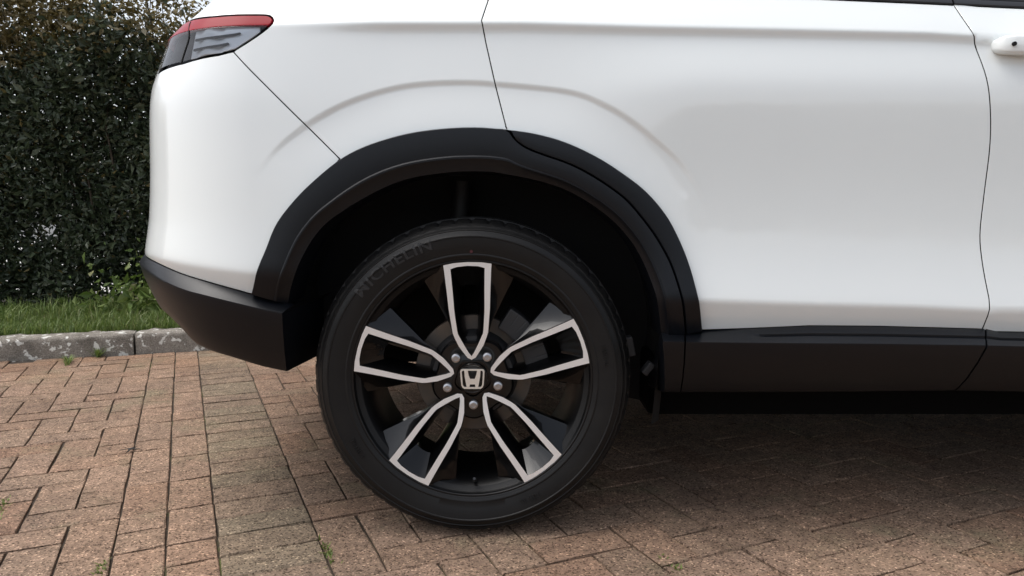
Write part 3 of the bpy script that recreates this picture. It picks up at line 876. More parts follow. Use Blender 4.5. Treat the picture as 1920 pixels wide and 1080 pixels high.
# ------------------------------------------------------------------ wheels (local: x right, z up, -y outwards)
XW = on_y([(885.5, 711.5)], 1.545)[0]
WHEEL_C = Vector((XW[0], 1.53 + 0.1125, XW[2]))
TYR = XW[2] + 0.0012
def lathe(prof, n, disp=None):
    V, F = [], []
    for i in range(n):
        t = 2 * math.pi * i / n
        for k, (r_, w_) in enumerate(prof):
            rr = r_ if disp is None else disp(i, k, r_, w_)
            V.append((rr * math.cos(t), -w_, rr * math.sin(t)))
    m_ = len(prof)
    for i in range(n):
        j = (i + 1) % n
        for k in range(m_ - 1): F.append((i * m_ + k, j * m_ + k, j * m_ + k + 1, i * m_ + k + 1))
    return V, F
TY = [(.240, .088), (.2555, .0995), (.2575, .1035), (.2600, .1050), (.2640, .1062), (.2655, .1078), (.2680, .1080), (.2695, .1070), (.280, .1098), (.292, .1118), (.3000, .1122), (.3012, .1136), (.3030, .1136), (.3042, .1120), (.3100, .1095), (.3128, .1072), (.3140, .1080), (.3158, .1064), (.3162, .1045), (.3215, .0995), (.3228, .0995), (.3272, .0935), (.3275, .0915), (.3310, .0850), (.3335, .0760), (.3350, .066), (.3290, .065), (.3290, .059), (.3365, .058), (.3378, .024), (.3310, .023), (.3310, .015), (.3380, .014), (.338, -.014), (.331, -.015), (.331, -.023), (.3378, -.024), (.3365, -.058), (.329, -.059), (.329, -.065), (.335, -.066), (.3310, -.085), (.3215, -.0995), (.303, -.110), (.28, -.109), (.255, -.098), (.240, -.088)]
def tdisp(i, k, r_, w_):
    if 22 <= k <= 25 and i % 5 == 0: return r_ - 0.005
    if 19 <= k <= 21 and i % 5 == 0: return r_ - 0.0018
    return r_
TY = [(r_ if r_ < .262 else .262 + (r_ - .262) * (TYR - .262) / (.338 - .262), w_) for r_, w_ in TY]
V, F = lathe(TY, 300, tdisp)
V = np.array(V)
bl = sstep(-.25, -.345, V[:, 2]) if False else 1 - sstep(-.345, -.25, V[:, 2])
V[:, 1] *= 1 + .055 * bl * (np.hypot(V[:, 0], V[:, 2]) > .27) * (np.hypot(V[:, 0], V[:, 2]) < .335)
low = V[:, 2] < -(WHEEL_C.z - 0.0012)
V[low, 2] = -(WHEEL_C.z - 0.0012)                      # contact patch
me_tyre = mesh('tyre', V, [tuple(reversed(f)) for f in F], True, 40)
RB = [(.2585, .0985), (.2583, .1030), (.2570, .1043), (.2545, .1043), (.2530, .1030), (.2520, .099), (.2490, .094), (.2400, .083), (.2330, .070), (.2270, .050), (.2240, .020), (.2230, -.09), (.250, -.095), (.250, -.1)]
V, F = lathe(RB, 160)
me_rim = mesh('wheel', V, [tuple(reversed(f)) for f in F], True, 35)
me_rim.materials.append(MATS['barrel_black']); me_tyre.materials.append(MATS['tyre'])
UN = 1 / 3.918 / 877.0
oc = [(0, 138), (25, 146), (91, 240), (131, 335), (153, 520), (161, 650), (172, 800), (177, 851), (100, 865), (0, 870)]
ic = [(0, 172), (9, 180), (52, 262), (92, 345), (107, 510), (112, 650), (119, 785), (121, 818), (78, 832), (0, 837)]
def sym(c):
    c = np.array(c, float)
    a = np.vstack([lin(c[:8], 22), lin(c[7:], 6)[1:]])
    return np.vstack([a, (a * [-1, 1])[-2:0:-1]]) * UN
def face_w(r): return np.interp(r, [0.03, 0.09, 0.16, 0.254], [0.088, 0.0925, 0.098, 0.1035])
def spoke_mesh():
    V, F, MI = [], [], []
    def add(pts, w):
        b = len(V)
        for (x, y), ww in zip(pts, np.broadcast_to(w, len(pts))): V.append((x, -ww, y))
        return b
    O, I = sym(oc), sym(ic)
    n_ = len(O)
    wO, wI = face_w(np.hypot(*O.T)), face_w(np.hypot(*I.T))
    dirv = O - I
    L = np.linalg.norm(dirv, axis=1)[:, None]
    nd = dirv / L
    O1, I1 = O - nd * .0009, I + nd * .0009
    BK = I * [.50, 1]; BK[:, 1] = np.interp(I[:, 1], [.172 * 0 + 172 * UN, 837 * UN], [236 * UN, 690 * UN])
    rings_ = [(BK * [.97, 1], wI - 0.060, 1), (BK, wI - 0.040, 1), (I, wI - .0011, 1), (I1, wI, 0), (O1, wO, 0), (O, wO - .0011, 1), (O + nd * .0006, wO - .010, 1), (O + nd * .0012, wO - .026, 1)]
    bs = [add(p, w) for p, w, _ in rings_]
    for k in range(len(rings_) - 1):
        for i in range(n_):
            j = (i + 1) % n_
            F.append((bs[k] + i, bs[k] + j, bs[k + 1] + j, bs[k + 1] + i))
            MI.append(0 if k == 3 else 1)
    # black wings on both sides
    for sg in (1, -1):
        fr = np.array([(112, 300), (133, 360), (150, 500), (158, 620), (168, 760), (174, 840)]) * UN * [sg, 1]
        wg = np.array([(128, 318), (158, 415), (215, 520), (268, 620), (322, 715), (352, 782)]) * UN * [sg, 1]
        fw = face_w(np.hypot(*fr.T)) - .004
        ww = np.array([.083, .080, .074, .070, .068, .074])
        b0, b1, b2 = add(fr, fw), add(wg, ww), add(wg * [0.985, 1.0], ww - 0.028)
        m1 = add((fr * .55 + wg * .45), fw * .5 + ww * .5 - .003)
        for i in range(5):
            for p, q in ((b0, m1), (m1, b1), (b1, b2)):
                f = (p + i, p + i + 1, q + i + 1, q + i)
                F.append(f if sg < 0 else tuple(reversed(f))); MI.append(1)
        # web joining wing end to the rim
        rr = [np.array([math.sin(t), math.cos(t)]) * .2535 * [sg, 1] for t in np.linspace(R(11.5), R(25.5), 5)]
        bw = add([fr[-1] * (1 - t) + wg[-1] * t for t in np.linspace(0, 1, 5)], np.linspace(fw[-1], ww[-1], 5))
        br = add(rr, np.linspace(.0985, .088, 5))
        for i in range(4):
            f = (bw + i, bw + i + 1, br + i + 1, br + i)
            F.append(f if sg < 0 else tuple(reversed(f))); MI.append(1)
    me = mesh('spoke', V, F, True, 28, midx=MI)
    bm = bmesh.new(); bm.from_mesh(me); bmesh.ops.recalc_face_normals(bm, faces=bm.faces); bm.to_mesh(me); bm.free()
    me.materials.append(MATS['machined']); me.materials.append(MATS['black_gloss'])
    return me
me_spoke = spoke_mesh()
# hub: star of five lobes between the spokes, with the nut seats
def hub_mesh():
    n_ = 100
    pr = [(1.0, .055), (1.0, .080), (.95, .0855), (.62, .0850), (.56, .087), (.50, .0885), (.44, .0885), (.42, .080), (.0, .080)]
    V, F = [], []
    for i in range(n_):
        t = 2 * math.pi * i / n_
        rr = .085 - .006 * math.cos(5 * (t - R(90)))
        for k, w_ in pr: V.append((rr * k * math.cos(t), -w_, rr * k * math.sin(t)))
    m_ = len(pr)
    for i in range(n_):
        j = (i + 1) % n_
        for k in range(m_ - 1): F.append((i * m_ + k, i * m_ + k + 1, j * m_ + k + 1, j * m_ + k))
    me = mesh('hub', V, F, True, 30)
    bm = bmesh.new(); bm.from_mesh(me); bmesh.ops.remove_doubles(bm, verts=bm.verts, dist=1e-6); bmesh.ops.recalc_face_normals(bm, faces=bm.faces); bm.to_mesh(me); bm.free()
    me.materials.append(MATS['black_gloss']); return me
me_hub = hub_mesh()
V, F = lathe([(.0098, .080), (.0098, .092), (.0092, .0945), (.0070, .0960), (.0050, .0962), (.0046, .0945), (.0001, .0945)], 24)
me_nut = mesh('lug_nut', V, [tuple(reversed(f)) for f in F], True, 35); me_nut.materials.append(MATS['nut'])
V, F = lathe([(.0335, .084), (.0335, .090), (.0325, .0912), (.0300, .0912), (.0290, .0905), (.0001, .0925)], 64)
me_cap = mesh('centre_cap', V, [tuple(reversed(f)) for f in F], True, 35); me_cap.materials.append(MATS['black_gloss'])
def emblem_mesh():
    sc_ = 1 / 9.0 / 877.0
    def P(lst): return np.array([((x - 508) * sc_, (465 - y) * sc_) for x, y in lst])
    outer = P([(340, 292), (676, 292), (706, 304), (716, 334), (708, 470), (700, 570), (684, 610), (648, 636), (370, 636), (334, 610), (318, 570), (306, 430), (300, 334), (310, 304)])
    inner = P([(350, 322), (666, 322), (680, 330), (686, 350), (680, 470), (672, 560), (662, 586), (640, 604), (378, 604), (356, 586), (346, 560), (336, 430), (330, 350), (336, 330)])
    Hs = [P([(372, 318), (428, 318), (446, 400), (470, 462), (548, 462), (572, 400), (590, 318), (646, 318), (640, 420), (622, 520), (606, 610), (560, 610), (552, 556), (466, 556), (458, 610), (412, 610), (396, 520), (378, 420)])]
    bm = bmesh.new()
    def ring_(o_, i_):
        n_ = len(o_)
        w0, w1 = .0915, .0945
        lv = [[bm.verts.new((x, -w, y)) for x, y in pts] for pts, w in ((o_, w0), (o_ * .99, w1), (i_ * 1.01, w1), (i_, w0))]
        for k in range(3):
            for i in range(n_):
                j = (i + 1) % n_
                bm.faces.new((lv[k][i], lv[k][j], lv[k + 1][j], lv[k + 1][i]))
    ring_(outer, inner)
    for h in Hs:
        a = [bm.verts.new((x, -.0915, y)) for x, y in h]
        b = [bm.verts.new((x, -.0948, y)) for x, y in h]
        for i in range(len(h)):
            j = (i + 1) % len(h)
            bm.faces.new((a[i], a[j], b[j], b[i]))
        bm.faces.new(b)
    bmesh.ops.triangulate(bm, faces=[f for f in bm.faces if len(f.verts) > 4])
    bmesh.ops.recalc_face_normals(bm, faces=bm.faces)
    me = bpy.data.meshes.new('emblem'); bm.to_mesh(me); bm.free(); me.materials.append(MATS['chrome']); return me
me_emb = emblem_mesh()
def valve_fn(bm):
    bmesh.ops.create_cone(bm, cap_ends=True, segments=12, radius1=0.0042, radius2=0.0030, depth=0.034, matrix=Matrix.Translation((0, -.092, -.2240)) @ Matrix.Rotation(R(62), 4, 'X'))
me_valve = bm_mesh('valve_stem', valve_fn, True); me_valve.materials.append(MATS['rubber_trim'])
# raised lettering-like relief on the sidewall
def relief_mesh():
    bm = bmesh.new()
    def stroke(a_deg, r0, t0, r1, t1, wd=.0036):
        pts = []
        A = np.array([t0, r0]); B = np.array([t1, r1])
        dv = B - A; dv /= np.linalg.norm(dv) + 1e-9; nv = np.array([-dv[1], dv[0]]) * wd / 2
        vs = []
        for q in (A - nv, B - nv, B + nv, A + nv):
            ang = R(a_deg) - q[0] / .290
            r_ = q[1]
            w0 = np.interp(r_, [t_[0] for t_ in TY[4:14]], [t_[1] for t_ in TY[4:14]])
            vs.append((r_ * math.cos(ang), r_ * math.sin(ang), w0))
        lo_ = [bm.verts.new((x, -w + .001, y)) for x, y, w in vs]; hi_ = [bm.verts.new((x, -w - .0024, y)) for x, y, w in vs]
        bm.faces.new(hi_)
        for i in range(4): bm.faces.new((lo_[i], lo_[(i + 1) % 4], hi_[(i + 1) % 4], hi_[i]))
    r0, r1 = .2775, .2975
    kinds = [((r0, 0, r1, 0),), (), ((r0, 0, r1, 0), (r0, .010, r1, .010), (r0, 0, r0, .010), (r1, 0, r1, .010)), ((r0, 0, r1, 0), (r1, 0, r0, .011)), (), ((r0, .005, r1, .005), (r1, 0, r1, .010)), ((r0, 0, r1, 0), (r0, 0, r0, .010))]
    for st in (300.0, 215.0, 15.0):
        a = st
        for q in (0, 2, 5, 0, 3, 6):
            for s_ in kinds[q]: stroke(a, *(lambda p: (.283 + (p[0] - r0) * .45, p[1] * .5, .283 + (p[2] - r0) * .45, p[3] * .5))(s_), wd=.0014)
            a -= 1.6
    bmesh.ops.recalc_face_normals(bm, faces=bm.faces)
    me = bpy.data.meshes.new('sidewall_relief'); bm.to_mesh(me); bm.free(); me.materials.append(MATS['tyre']); return me
me_relief = relief_mesh()
def word_mesh():
    cu = bpy.data.curves.new('sidewall_word', 'FONT'); cu.body = 'MICHELIN'; cu.size = 0.0310; cu.extrude = 0.0016; cu.resolution_u = 3; cu.offset = .0006; cu.space_character = 1.12
    o = bpy.data.objects.new('sidewall_word', cu); COL.objects.link(o)
    dg = bpy.context.evaluated_depsgraph_get()
    me = bpy.data.meshes.new_from_object(o.evaluated_get(dg)); bpy.data.objects.remove(o)
    bm = bmesh.new(); bm.from_mesh(me); bmesh.ops.triangulate(bm, faces=bm.faces); bmesh.ops.subdivide_edges(bm, edges=[e for e in bm.edges if e.calc_length() > .006], cuts=2); bm.to_mesh(me); bm.free()
    V = np.array([v.co for v in me.vertices]); wd = V[:, 0].max()
    a_ = R(142.5) - V[:, 0] / wd * R(36.5); r_ = .2905 + V[:, 1]
    w_ = np.interp(r_, [t_[0] for t_ in TY[4:22]], [t_[1] for t_ in TY[4:22]])
    for v, a1, r1_, w1, zz_ in zip(me.vertices, a_, r_, w_, V[:, 2]): v.co = (r1_ * math.cos(a1), -(w1 + zz_), r1_ * math.sin(a1))
    me.materials.clear(); me.materials.append(MATS['tyre_letter']); return me
me_word = word_mesh()
V, F = lathe([(.040, .070), (.088, .066), (.096, .036), (.099, .030), (.129, .030), (.1305, .028), (.1305, .018), (.08, .016)], 96)
me_disc = mesh('brake_disc', V, [tuple(reversed(f)) for f in F], True, 35, midx=[0 if q % 7 in (3, 4, 5) else 1 for q in range(len(F))]); me_disc.materials.append(MATS['disc']); me_disc.materials.append(MATS['caliper'])
def cal_fn(bm):
    for t in np.linspace(-22, 22, 7):
        a = R(t + 35)
        box_bm(bm, (.143 * math.cos(a), -.032, .143 * math.sin(a)), (.052, .060, .024), Matrix.Rotation(-a, 4, 'Y'), bevel=.004)
me_cal = bm_mesh('brake_caliper', cal_fn); me_cal.materials.append(MATS['caliper'])
def ddot(bm): bmesh.ops.create_circle(bm, cap_ends=True, segments=16, radius=.0035, matrix=Matrix.Translation((0, -.1092, .2745)) @ Matrix.Rotation(R(90), 4, 'X'))
me_dot = bm_mesh('balance_dot', ddot); me_dot.materials.append(MATS['red_dot'])
def sub(name, me, par, rot=0.0):
    o = bpy.data.objects.new(name, me); COL.objects.link(o); o.parent = par
    o.rotation_euler = (0, -R(rot), 0)
    return o
for wx, wy, rz, lab in ((WHEEL_C.x, WHEEL_C.y, 0, 'rear'), (WHEEL_C.x + FA, WHEEL_C.y, 0, 'front'), (WHEEL_C.x, 2 * YC - WHEEL_C.y, math.pi, ''), (WHEEL_C.x + FA, 2 * YC - WHEEL_C.y, math.pi, '')):
    w = bpy.data.objects.new('wheel', me_rim); COL.objects.link(w)
    w.parent = car; w.matrix_parent_inverse = car.matrix_basis.inverted()
    w.location = (wx, wy, WHEEL_C.z); w.rotation_euler = (0, 0, rz)
    sub('tyre', me_tyre, w)
    for k in range(5): sub('spoke', me_spoke, w, 2 + 72 * k)
    for k in range(5):
        nt_ = sub('lug_nut', me_nut, w)
        a = R(92 + 36 + 72 * k); nt_.location = (.0572 * math.cos(a), 0, .0572 * math.sin(a))
    sub('hub', me_hub, w, 2); sub('centre_cap', me_cap, w); sub('emblem', me_emb, w)
    sub('valve_stem', me_valve, w, 1); tag(sub('sidewall_word', me_word, w), kind='stuff'); tag(sub('sidewall_lettering', me_relief, w), kind='stuff')
    if lab: sub('balance_dot', me_dot, w)
    for nm, me_ in (('brake_disc', me_disc), ('brake_caliper', me_cal)):
        o = bpy.data.objects.new(nm, me_); COL.objects.link(o); o.parent = car; o.matrix_parent_inverse = car.matrix_basis.inverted()
        o.location = (wx, wy, WHEEL_C.z); o.rotation_euler = (0, 0, rz)
    # damper and spring in the wheel house
    def damp_fn(bm):
        bmesh.ops.create_cone(bm, cap_ends=True, segments=16, radius1=.022, radius2=.022, depth=.42, matrix=Matrix.Translation((0, .16, .22)) @ Matrix.Rotation(R(4), 4, 'Y'))
    o = bpy.data.objects.new('damper', bm_mesh('damper', damp_fn, True)); COL.objects.link(o); o.data.materials.append(MATS['clad_dark'])
    o.parent = car; o.matrix_parent_inverse = car.matrix_basis.inverted(); o.location = (wx - 0.05, wy, WHEEL_C.z); o.rotation_euler = (0, 0, rz)
# brackets seen between the tyre and the sill
def brk(bm):
    p = on_y([(1181, 648)], 1.66)[0]; box_bm(bm, p, (.016, .03, .045), Matrix.Rotation(R(-12), 4, 'Y'), bevel=.003)
    p = on_y([(1214, 690)], 1.66)[0]; box_bm(bm, p, (.016, .03, .032), Matrix.Rotation(R(38), 4, 'Y'), bevel=.004)
obj('liner_bracket', bm_mesh('liner_bracket', brk), car, ['bracket'])

# ------------------------------------------------------------------ ground, paving
def sheet(name, pts, z, mat):
    o = obj(name, mesh(name, [(x, y, z) for x, y in pts], [tuple(range(len(pts)))], False), None, [mat])
    return tag(o, kind='structure')
sheet('ground', [(-900, -900), (900, -900), (900, 900), (-900, 900)], -0.06, 'asphalt')
PA = R(24.0)
e1 = np.array([-math.sin(PA), math.cos(PA)]); e2 = np.array([math.cos(PA), math.sin(PA)])
KA = R(17.5)
k1 = np.array([math.cos(KA), math.sin(KA)]); k2 = np.array([-math.sin(KA), math.cos(KA)])
KP = on_ground([(125, 671)])[0]
gA = on_ground([(405, 1060), (383, 740)]).mean(0)
OR = gA                                       # a joint of the grey band
bedp = [KP + k1 * a + k2 * b for a, b in ((-7.1, -5.6), (7.1, -5.6), (7.1, 0.05), (-7.1, 0.05))]
pave = sheet('pavement', bedp, -0.0068, 'joint_sand')
L_, W_, JT = 0.200, 0.100, 0.0
def paver_mesh(k, L_=L_):
    r_ = np.random.default_rng(100 + k)
    l, w = (L_ - 0.0047) / 2, (W_ - 0.0047) / 2
    def loop(dx, z, j):
        pts = []
        base = [(-l + dx, -w + dx), (0, -w + dx), (l - dx, -w + dx), (l - dx, 0), (l - dx, w - dx), (0, w - dx), (-l + dx, w - dx), (-l + dx, 0)]
        for x, y in base: pts.append((x + r_.normal(0, j), y + r_.normal(0, j), z + r_.normal(0, j * .35)))
        return pts
    a, b, c, d_ = loop(0, -0.03, .0004), loop(0, -0.0034, .0012), loop(.0006, -.0009, .0010), loop(.0024, 0.0, .0012)
    V = a + b + c + d_ + [(0, 0, 0.0003)]
    F = [(k_ * 8 + i, k_ * 8 + (i + 1) % 8, k_ * 8 + 8 + (i + 1) % 8, k_ * 8 + 8 + i) for k_ in range(3) for i in range(8)]
    F += [(24 + i, 24 + (i + 1) % 8, 32) for i in range(8)]
    return V, F
PV = [paver_mesh(k) for k in range(8)] + [paver_mesh(k + 20, 0.100) for k in range(4)]
cells = []                                     # (centre, angle, grey?)
U_ = 0.1003
def add_cell(a, b, la, lb, grey):
    """rectangle in paving units: a along e2, b along e1 (units of 100 mm)"""
    c = OR + e2 * (a + la / 2) * U_ + e1 * (b + lb / 2) * U_
    cells.append((c[0], c[1], PA if la > lb else PA + math.pi / 2, grey))
NB = 110
for j in range(-NB, NB): add_cell(0, j, 2, 1, 1)
halves = []
rc = random.Random(4)
for col_ in (-1, -2):
    j = -NB
    while j < NB:
        if rc.random() < .55: halves.append((col_, j)); j += 1
        else: add_cell(col_, j, 1, 2, 0); j += 2
def herring(a0, a1):
    for i in range(-130, 130):
        for j in range(-130, 130):
            if (i - j) % 4 == 0:
                if a0 <= i and i + 2 <= a1: add_cell(i, j, 2, 1, 0)
                elif i + 1 == a0 or i + 1 == a1: halves.append((i + 1 if i + 1 == a0 else i, j))
            if (i - j) % 4 == 3:
                if a0 <= i and i + 1 <= a1: add_cell(i, j, 1, 2, 0)
herring(-130, -2); herring(2, 130)
# cut half pieces along the straight joints
for a_, b_ in halves:
    c = OR + e2 * (a_ + .5) * U_ + e1 * (b_ + .5) * U_
    cells.append((c[0], c[1], PA, 2))
cells = np.array(cells)
rel = cells[:, :2] - KP
kk = (rel @ k2 < 0.02) & (rel @ k2 > -5.5) & (np.abs(rel @ k1) < 7.0)
cells = cells[kk]
P3 = np.c_[cells[:, :2], np.zeros(len(cells))]
front = P3[:, 1] > 0.3
px = np.full((len(cells), 2), -9999.0); px[front] = project(P3[front])
vis = (px[:, 0] > -90) & (px[:, 0] < 2010) & (px[:, 1] < 1140) & (px[:, 1] > 640)
hidden = ((px[:, 0] > 590) & (px[:, 0] < 1175) & (px[:, 1] < 975) & (px[:, 1] > 640 + np.abs(px[:, 0] - 885) * 0.0) & (np.hypot(px[:, 0] - 885, px[:, 1] - 712) < 270)) | ((px[:, 0] > 1180) & (px[:, 1] < 800)) | ((px[:, 0] > 380) & (px[:, 0] < 560) & (px[:, 1] < 650)) | ((px[:, 0] > 560) & (px[:, 1] < 680))
score = np.where(vis & ~hidden, 1.0 / np.maximum(P3[:, 1], .3) ** 3, -1)
order = np.argsort(-score)[:300]
order = [i for i in order if score[i] > 0]
single = set(order)
pm = []
for k, (V, F) in enumerate(PV):
    for mt in ('paver_red', 'paver_grey'):
        me = mesh('paver', V, F, False); me.materials.append(MATS[mt]); pm.append(me)
rs = np.random.default_rng(11)
sV, sF, sM = [], [], []
for i, (x, y, a, gflag) in enumerate(cells):
    dz, tx, ty, da = rs.normal(0, .0006), rs.normal(0, .0045), rs.normal(0, .0045), rs.normal(0, .007)
    k = rs.integers(0, 8)
    if gflag == 2: k, gflag = 8 + k % 4, 0
    if i in single:
        o = bpy.data.objects.new('paver', pm[k * 2 + int(gflag)]); COL.objects.link(o); o.parent = pave
        o.location = (x + rs.normal(0, .0006), y + rs.normal(0, .0006), dz); o.rotation_euler = (tx, ty, a + da + (math.pi if k % 2 else 0))
    else:
        c, s = math.cos(a + da), math.sin(a + da)
        b = len(sV)
        for vx, vy, vz in PV[k][0]: sV.append((x + c * vx - s * vy, y + s * vx + c * vy, vz + dz + vx * ty * -1 + vy * tx))
        sF += [tuple(b + q for q in f) for f in PV[k][1]]; sM += [int(gflag)] * len(PV[k][1])
rest = obj('paver_field', mesh('paver_field', sV, sF, False, midx=sM), pave, ['paver_red', 'paver_grey'])
tag(rest, kind='stuff')

# ------------------------------------------------------------------ kerb, verge, hedge
kerb = bpy.data.objects.new('kerb', None); COL.objects.link(kerb); tag(kerb, kind='structure')
kerb.location = (KP[0], KP[1], 0)
KH = 0.105
def kerb_mesh(k, ln):
    r_ = np.random.default_rng(50 + k)
    prof = [(0.0, -0.04), (0.0, KH - .022), (.004, KH - .010), (.013, KH - .002), (.03, KH), (.118, KH), (.125, KH - .006), (.125, -.04)]
    n_ = 26
    V, F = [], []
    for i in range(n_):
        t = i / (n_ - 1) * ln
        end = .004 if i in (0, n_ - 1) else 0
        for q, (y, z) in enumerate(prof):
            jj = .0022 if 0 < q < 7 else .0006
            V.append((t, y + r_.normal(0, jj) + end, z + r_.normal(0, jj) - end))
    m_ = len(prof)
    F = [(i * m_ + q, (i + 1) * m_ + q, (i + 1) * m_ + q + 1, i * m_ + q + 1) for i in range(n_ - 1) for q in range(m_ - 1)]
    F += [tuple(range(m_)), tuple((n_ - 1) * m_ + q for q in reversed(range(m_)))]
    return mesh('kerb_stone', V, F, True, 60)
kj = on_ground([(252, 665)])[0]
off0 = (kj - KP) @ k1
km = [kerb_mesh(k, 0.905) for k in range(4)]
for i in range(-6, 7):
    o = obj('kerb_stone', km[i % 4], kerb, ['kerb_concrete'])
    p = KP + k1 * (off0 + i * 0.915 + .005)
    o.matrix_parent_inverse = Matrix.Translation((-KP[0], -KP[1], 0))
    o.location = (p[0], p[1], rs.normal(0, .002)); o.rotation_euler = (0, rs.normal(0, .002), KA + rs.normal(0, .002))
def kp(a, b): return KP + k1 * a + k2 * b
sheet('verge', [kp(-7, .12), kp(7, .12), kp(7, 2.1), kp(-7, 2.1)], KH - .02, 'soil')
sheet('footpath', [kp(-40, 2.1), kp(40, 2.1), kp(40, 14), kp(-40, 14)], KH - .04, 'pale_path')
fa, fb_ = KP + k2 * -6.6, KP + k2 * -8.0
sheet('reflection_strip', [fa - k1 * 12, fb_ - k1 * 12, fb_ + k1 * 12, fa + k1 * 12], -0.030, 'pale_path')  # unseen pale strip added behind the camera for streaks mirrored in the lower doors
# grass
def blades(name, n_, area, hmin, hmax, mat, lean=.5, seed=1):
    r_ = np.random.default_rng(seed)
    V = np.zeros((n_, 5, 3)); 
    ab = area(n_, r_)
    base = KP + ab[:, :1] * k1 + ab[:, 1:2] * k2
    h = r_.uniform(hmin, hmax, n_); az = r_.uniform(0, 2 * np.pi, n_); w = r_.uniform(.0016, .0035, n_)
    d = np.c_[np.cos(az), np.sin(az)]; pn = np.c_[-d[:, 1], d[:, 0]]
    ln = r_.uniform(.1, lean * 1.6, n_) * h
    z0 = KH - .02
    for k, (f, wz) in enumerate(((0, 1), (.55, .8))):
        for s_ in (0, 1):
            V[:, k * 2 + s_, :2] = base + d * (ln * f ** 1.8)[:, None] + pn * (w * wz * (1 if s_ else -1))[:, None]
            V[:, k * 2 + s_, 2] = z0 + h * f
    V[:, 4, :2] = base + d * ln[:, None]; V[:, 4, 2] = z0 + h * (1 - .3 * np.minimum(ln / h, 1))
    me = bpy.data.meshes.new(name)
    idx_ = (np.arange(n_) * 5)[:, None]
    F = [tuple(x) for x in np.hstack([idx_, idx_ + 1, idx_ + 3, idx_ + 2]).tolist()] + [tuple(x) for x in np.hstack([idx_ + 2, idx_ + 3, idx_ + 4]).tolist()]
    me.from_pydata(V.reshape(-1, 3).tolist(), [], F); me.materials.append(MATS[mat]); me.shade_smooth()
    return me
def garea(n_, r_):
    a = np.where(r_.random(n_) < .62, r_.uniform(-1.3, .9, n_), r_.uniform(-5, 6, n_))
    return np.c_[a, r_.uniform(.11, 1.15, n_)]
grass = obj('grass', blades('grass', 52000, garea, .03, .085, 'grass'))
tag(grass, 'short green grass on the verge behind the kerb', 'grass', kind='stuff')
def garea2(n_, r_):
    c_ = r_.uniform(-1.3, 1.2, 60); k_ = r_.integers(0, 60, n_)
    b_ = r_.uniform(.3, 1.1, 60)
    return np.c_[c_[k_] + r_.normal(0, .03, n_), b_[k_] + r_.normal(0, .03, n_)]
tall = obj('long_grass', blades('long_grass', 2600, garea2, .07, .17, 'grass', .8, 4))
tag(tall, 'longer grass stems standing out of the short verge grass', 'grass', kind='stuff')
# hedge
def leaves(name, C, size, mat, r_, flat=0.25):
    n_ = len(C)
    az = r_.uniform(0, 2 * np.pi, n_); el = r_.normal(0.1, .65, n_)
    d = np.c_[np.cos(az) * np.cos(el), np.sin(az) * np.cos(el), np.sin(el)]
    t = r_.normal(0, 1, (n_, 3)); sd = np.cross(d, t); sd /= np.linalg.norm(sd, axis=1)[:, None]
    nn = np.cross(sd, d)
    L = (size * r_.lognormal(-.05, .38, n_).clip(.4, 1.9))[:, None]
    Wd = L * r_.uniform(.40, .58, n_)[:, None]
    V = np.zeros((n_, 6, 3))
    V[:, 0] = C
    V[:, 1] = C + d * L * .42 + sd * Wd * .5 + nn * L * .08
    V[:, 2] = C + d * L * .42
    V[:, 3] = C + d * L * .42 - sd * Wd * .5 + nn * L * .08
    V[:, 4] = C + d * L * 1.0 - nn * L * .06
    V = V[:, :5]
    i5 = (np.arange(n_) * 5)[:, None]
    F = np.vstack([np.hstack([i5, i5 + 1, i5 + 2]), np.hstack([i5, i5 + 2, i5 + 3]), np.hstack([i5 + 1, i5 + 4, i5 + 2]), np.hstack([i5 + 2, i5 + 4, i5 + 3])])
    me = bpy.data.meshes.new(name); me.from_pydata(V.reshape(-1, 3).tolist(), [], [tuple(f) for f in F.tolist()]); me.materials.append(MATS[mat])
    return me
hedge = bpy.data.objects.new('hedge', None); COL.objects.link(hedge)
hb = kp(0, 1.4); hedge.location = (hb[0], hb[1], 0)
tag(hedge, 'dense dark green hedge with olive tips behind the grass verge', 'hedge')
def lump(a, z, s=0.0): return 0.07 * np.sin(a * 3.1 + z * 2.3 + s) + 0.05 * np.sin(a * 7.3 - z * 5.1 + 1 + s) + 0.03 * np.sin(a * 15 + z * 13 + s)
def hedge_top(a): return 2.14 + .07 * np.sin(a * 2.1 + .6) + .05 * np.sin(a * 6.3) - 0.16 * sstep(-0.10, 0.42, a) + 0.30 * sstep(.9, 2.0, a)
def hedge_pts(n_, amin, amax, r_, shell):
    a = r_.uniform(amin, amax, n_); z = r_.uniform(.10, 2.4, n_)
    depth = np.abs(r_.normal(0, shell, n_))
    b = 1.08 + lump(a, z) + depth + .10 * sstep(.5, .1, z)
    keep = z < hedge_top(a) + r_.normal(0, .05, n_) + .10 * np.maximum(0, np.sin(a * 23 + 3 * np.sin(a * 7)))
    # thin spots low down where light shows through
    th = np.sin(a * 9.1 + 2.0) * np.sin(z * 11 + a * 4) 
    keep &= ~((z < .62) & (th > .70) & (r_.random(n_) < .85))
    keep &= ~((z < .20) & (r_.random(n_) < .35))
    keep &= ~((z > hedge_top(a) - .35) & (r_.random(n_) < .30 + .35 * sstep(-.25, .25, a) * (1 - sstep(.9, 1.5, a))))
    return a[keep], b[keep], z[keep]
rh = np.random.default_rng(5)
parts_ = [hedge_pts(120000, -1.4, 1.1, rh, .20), hedge_pts(45000, -5.5, -1.4, rh, .18), hedge_pts(50000, 1.1, 6.0, rh, .18)]
a, b, z = (np.concatenate([p[i] for p in parts_]) for i in range(3))
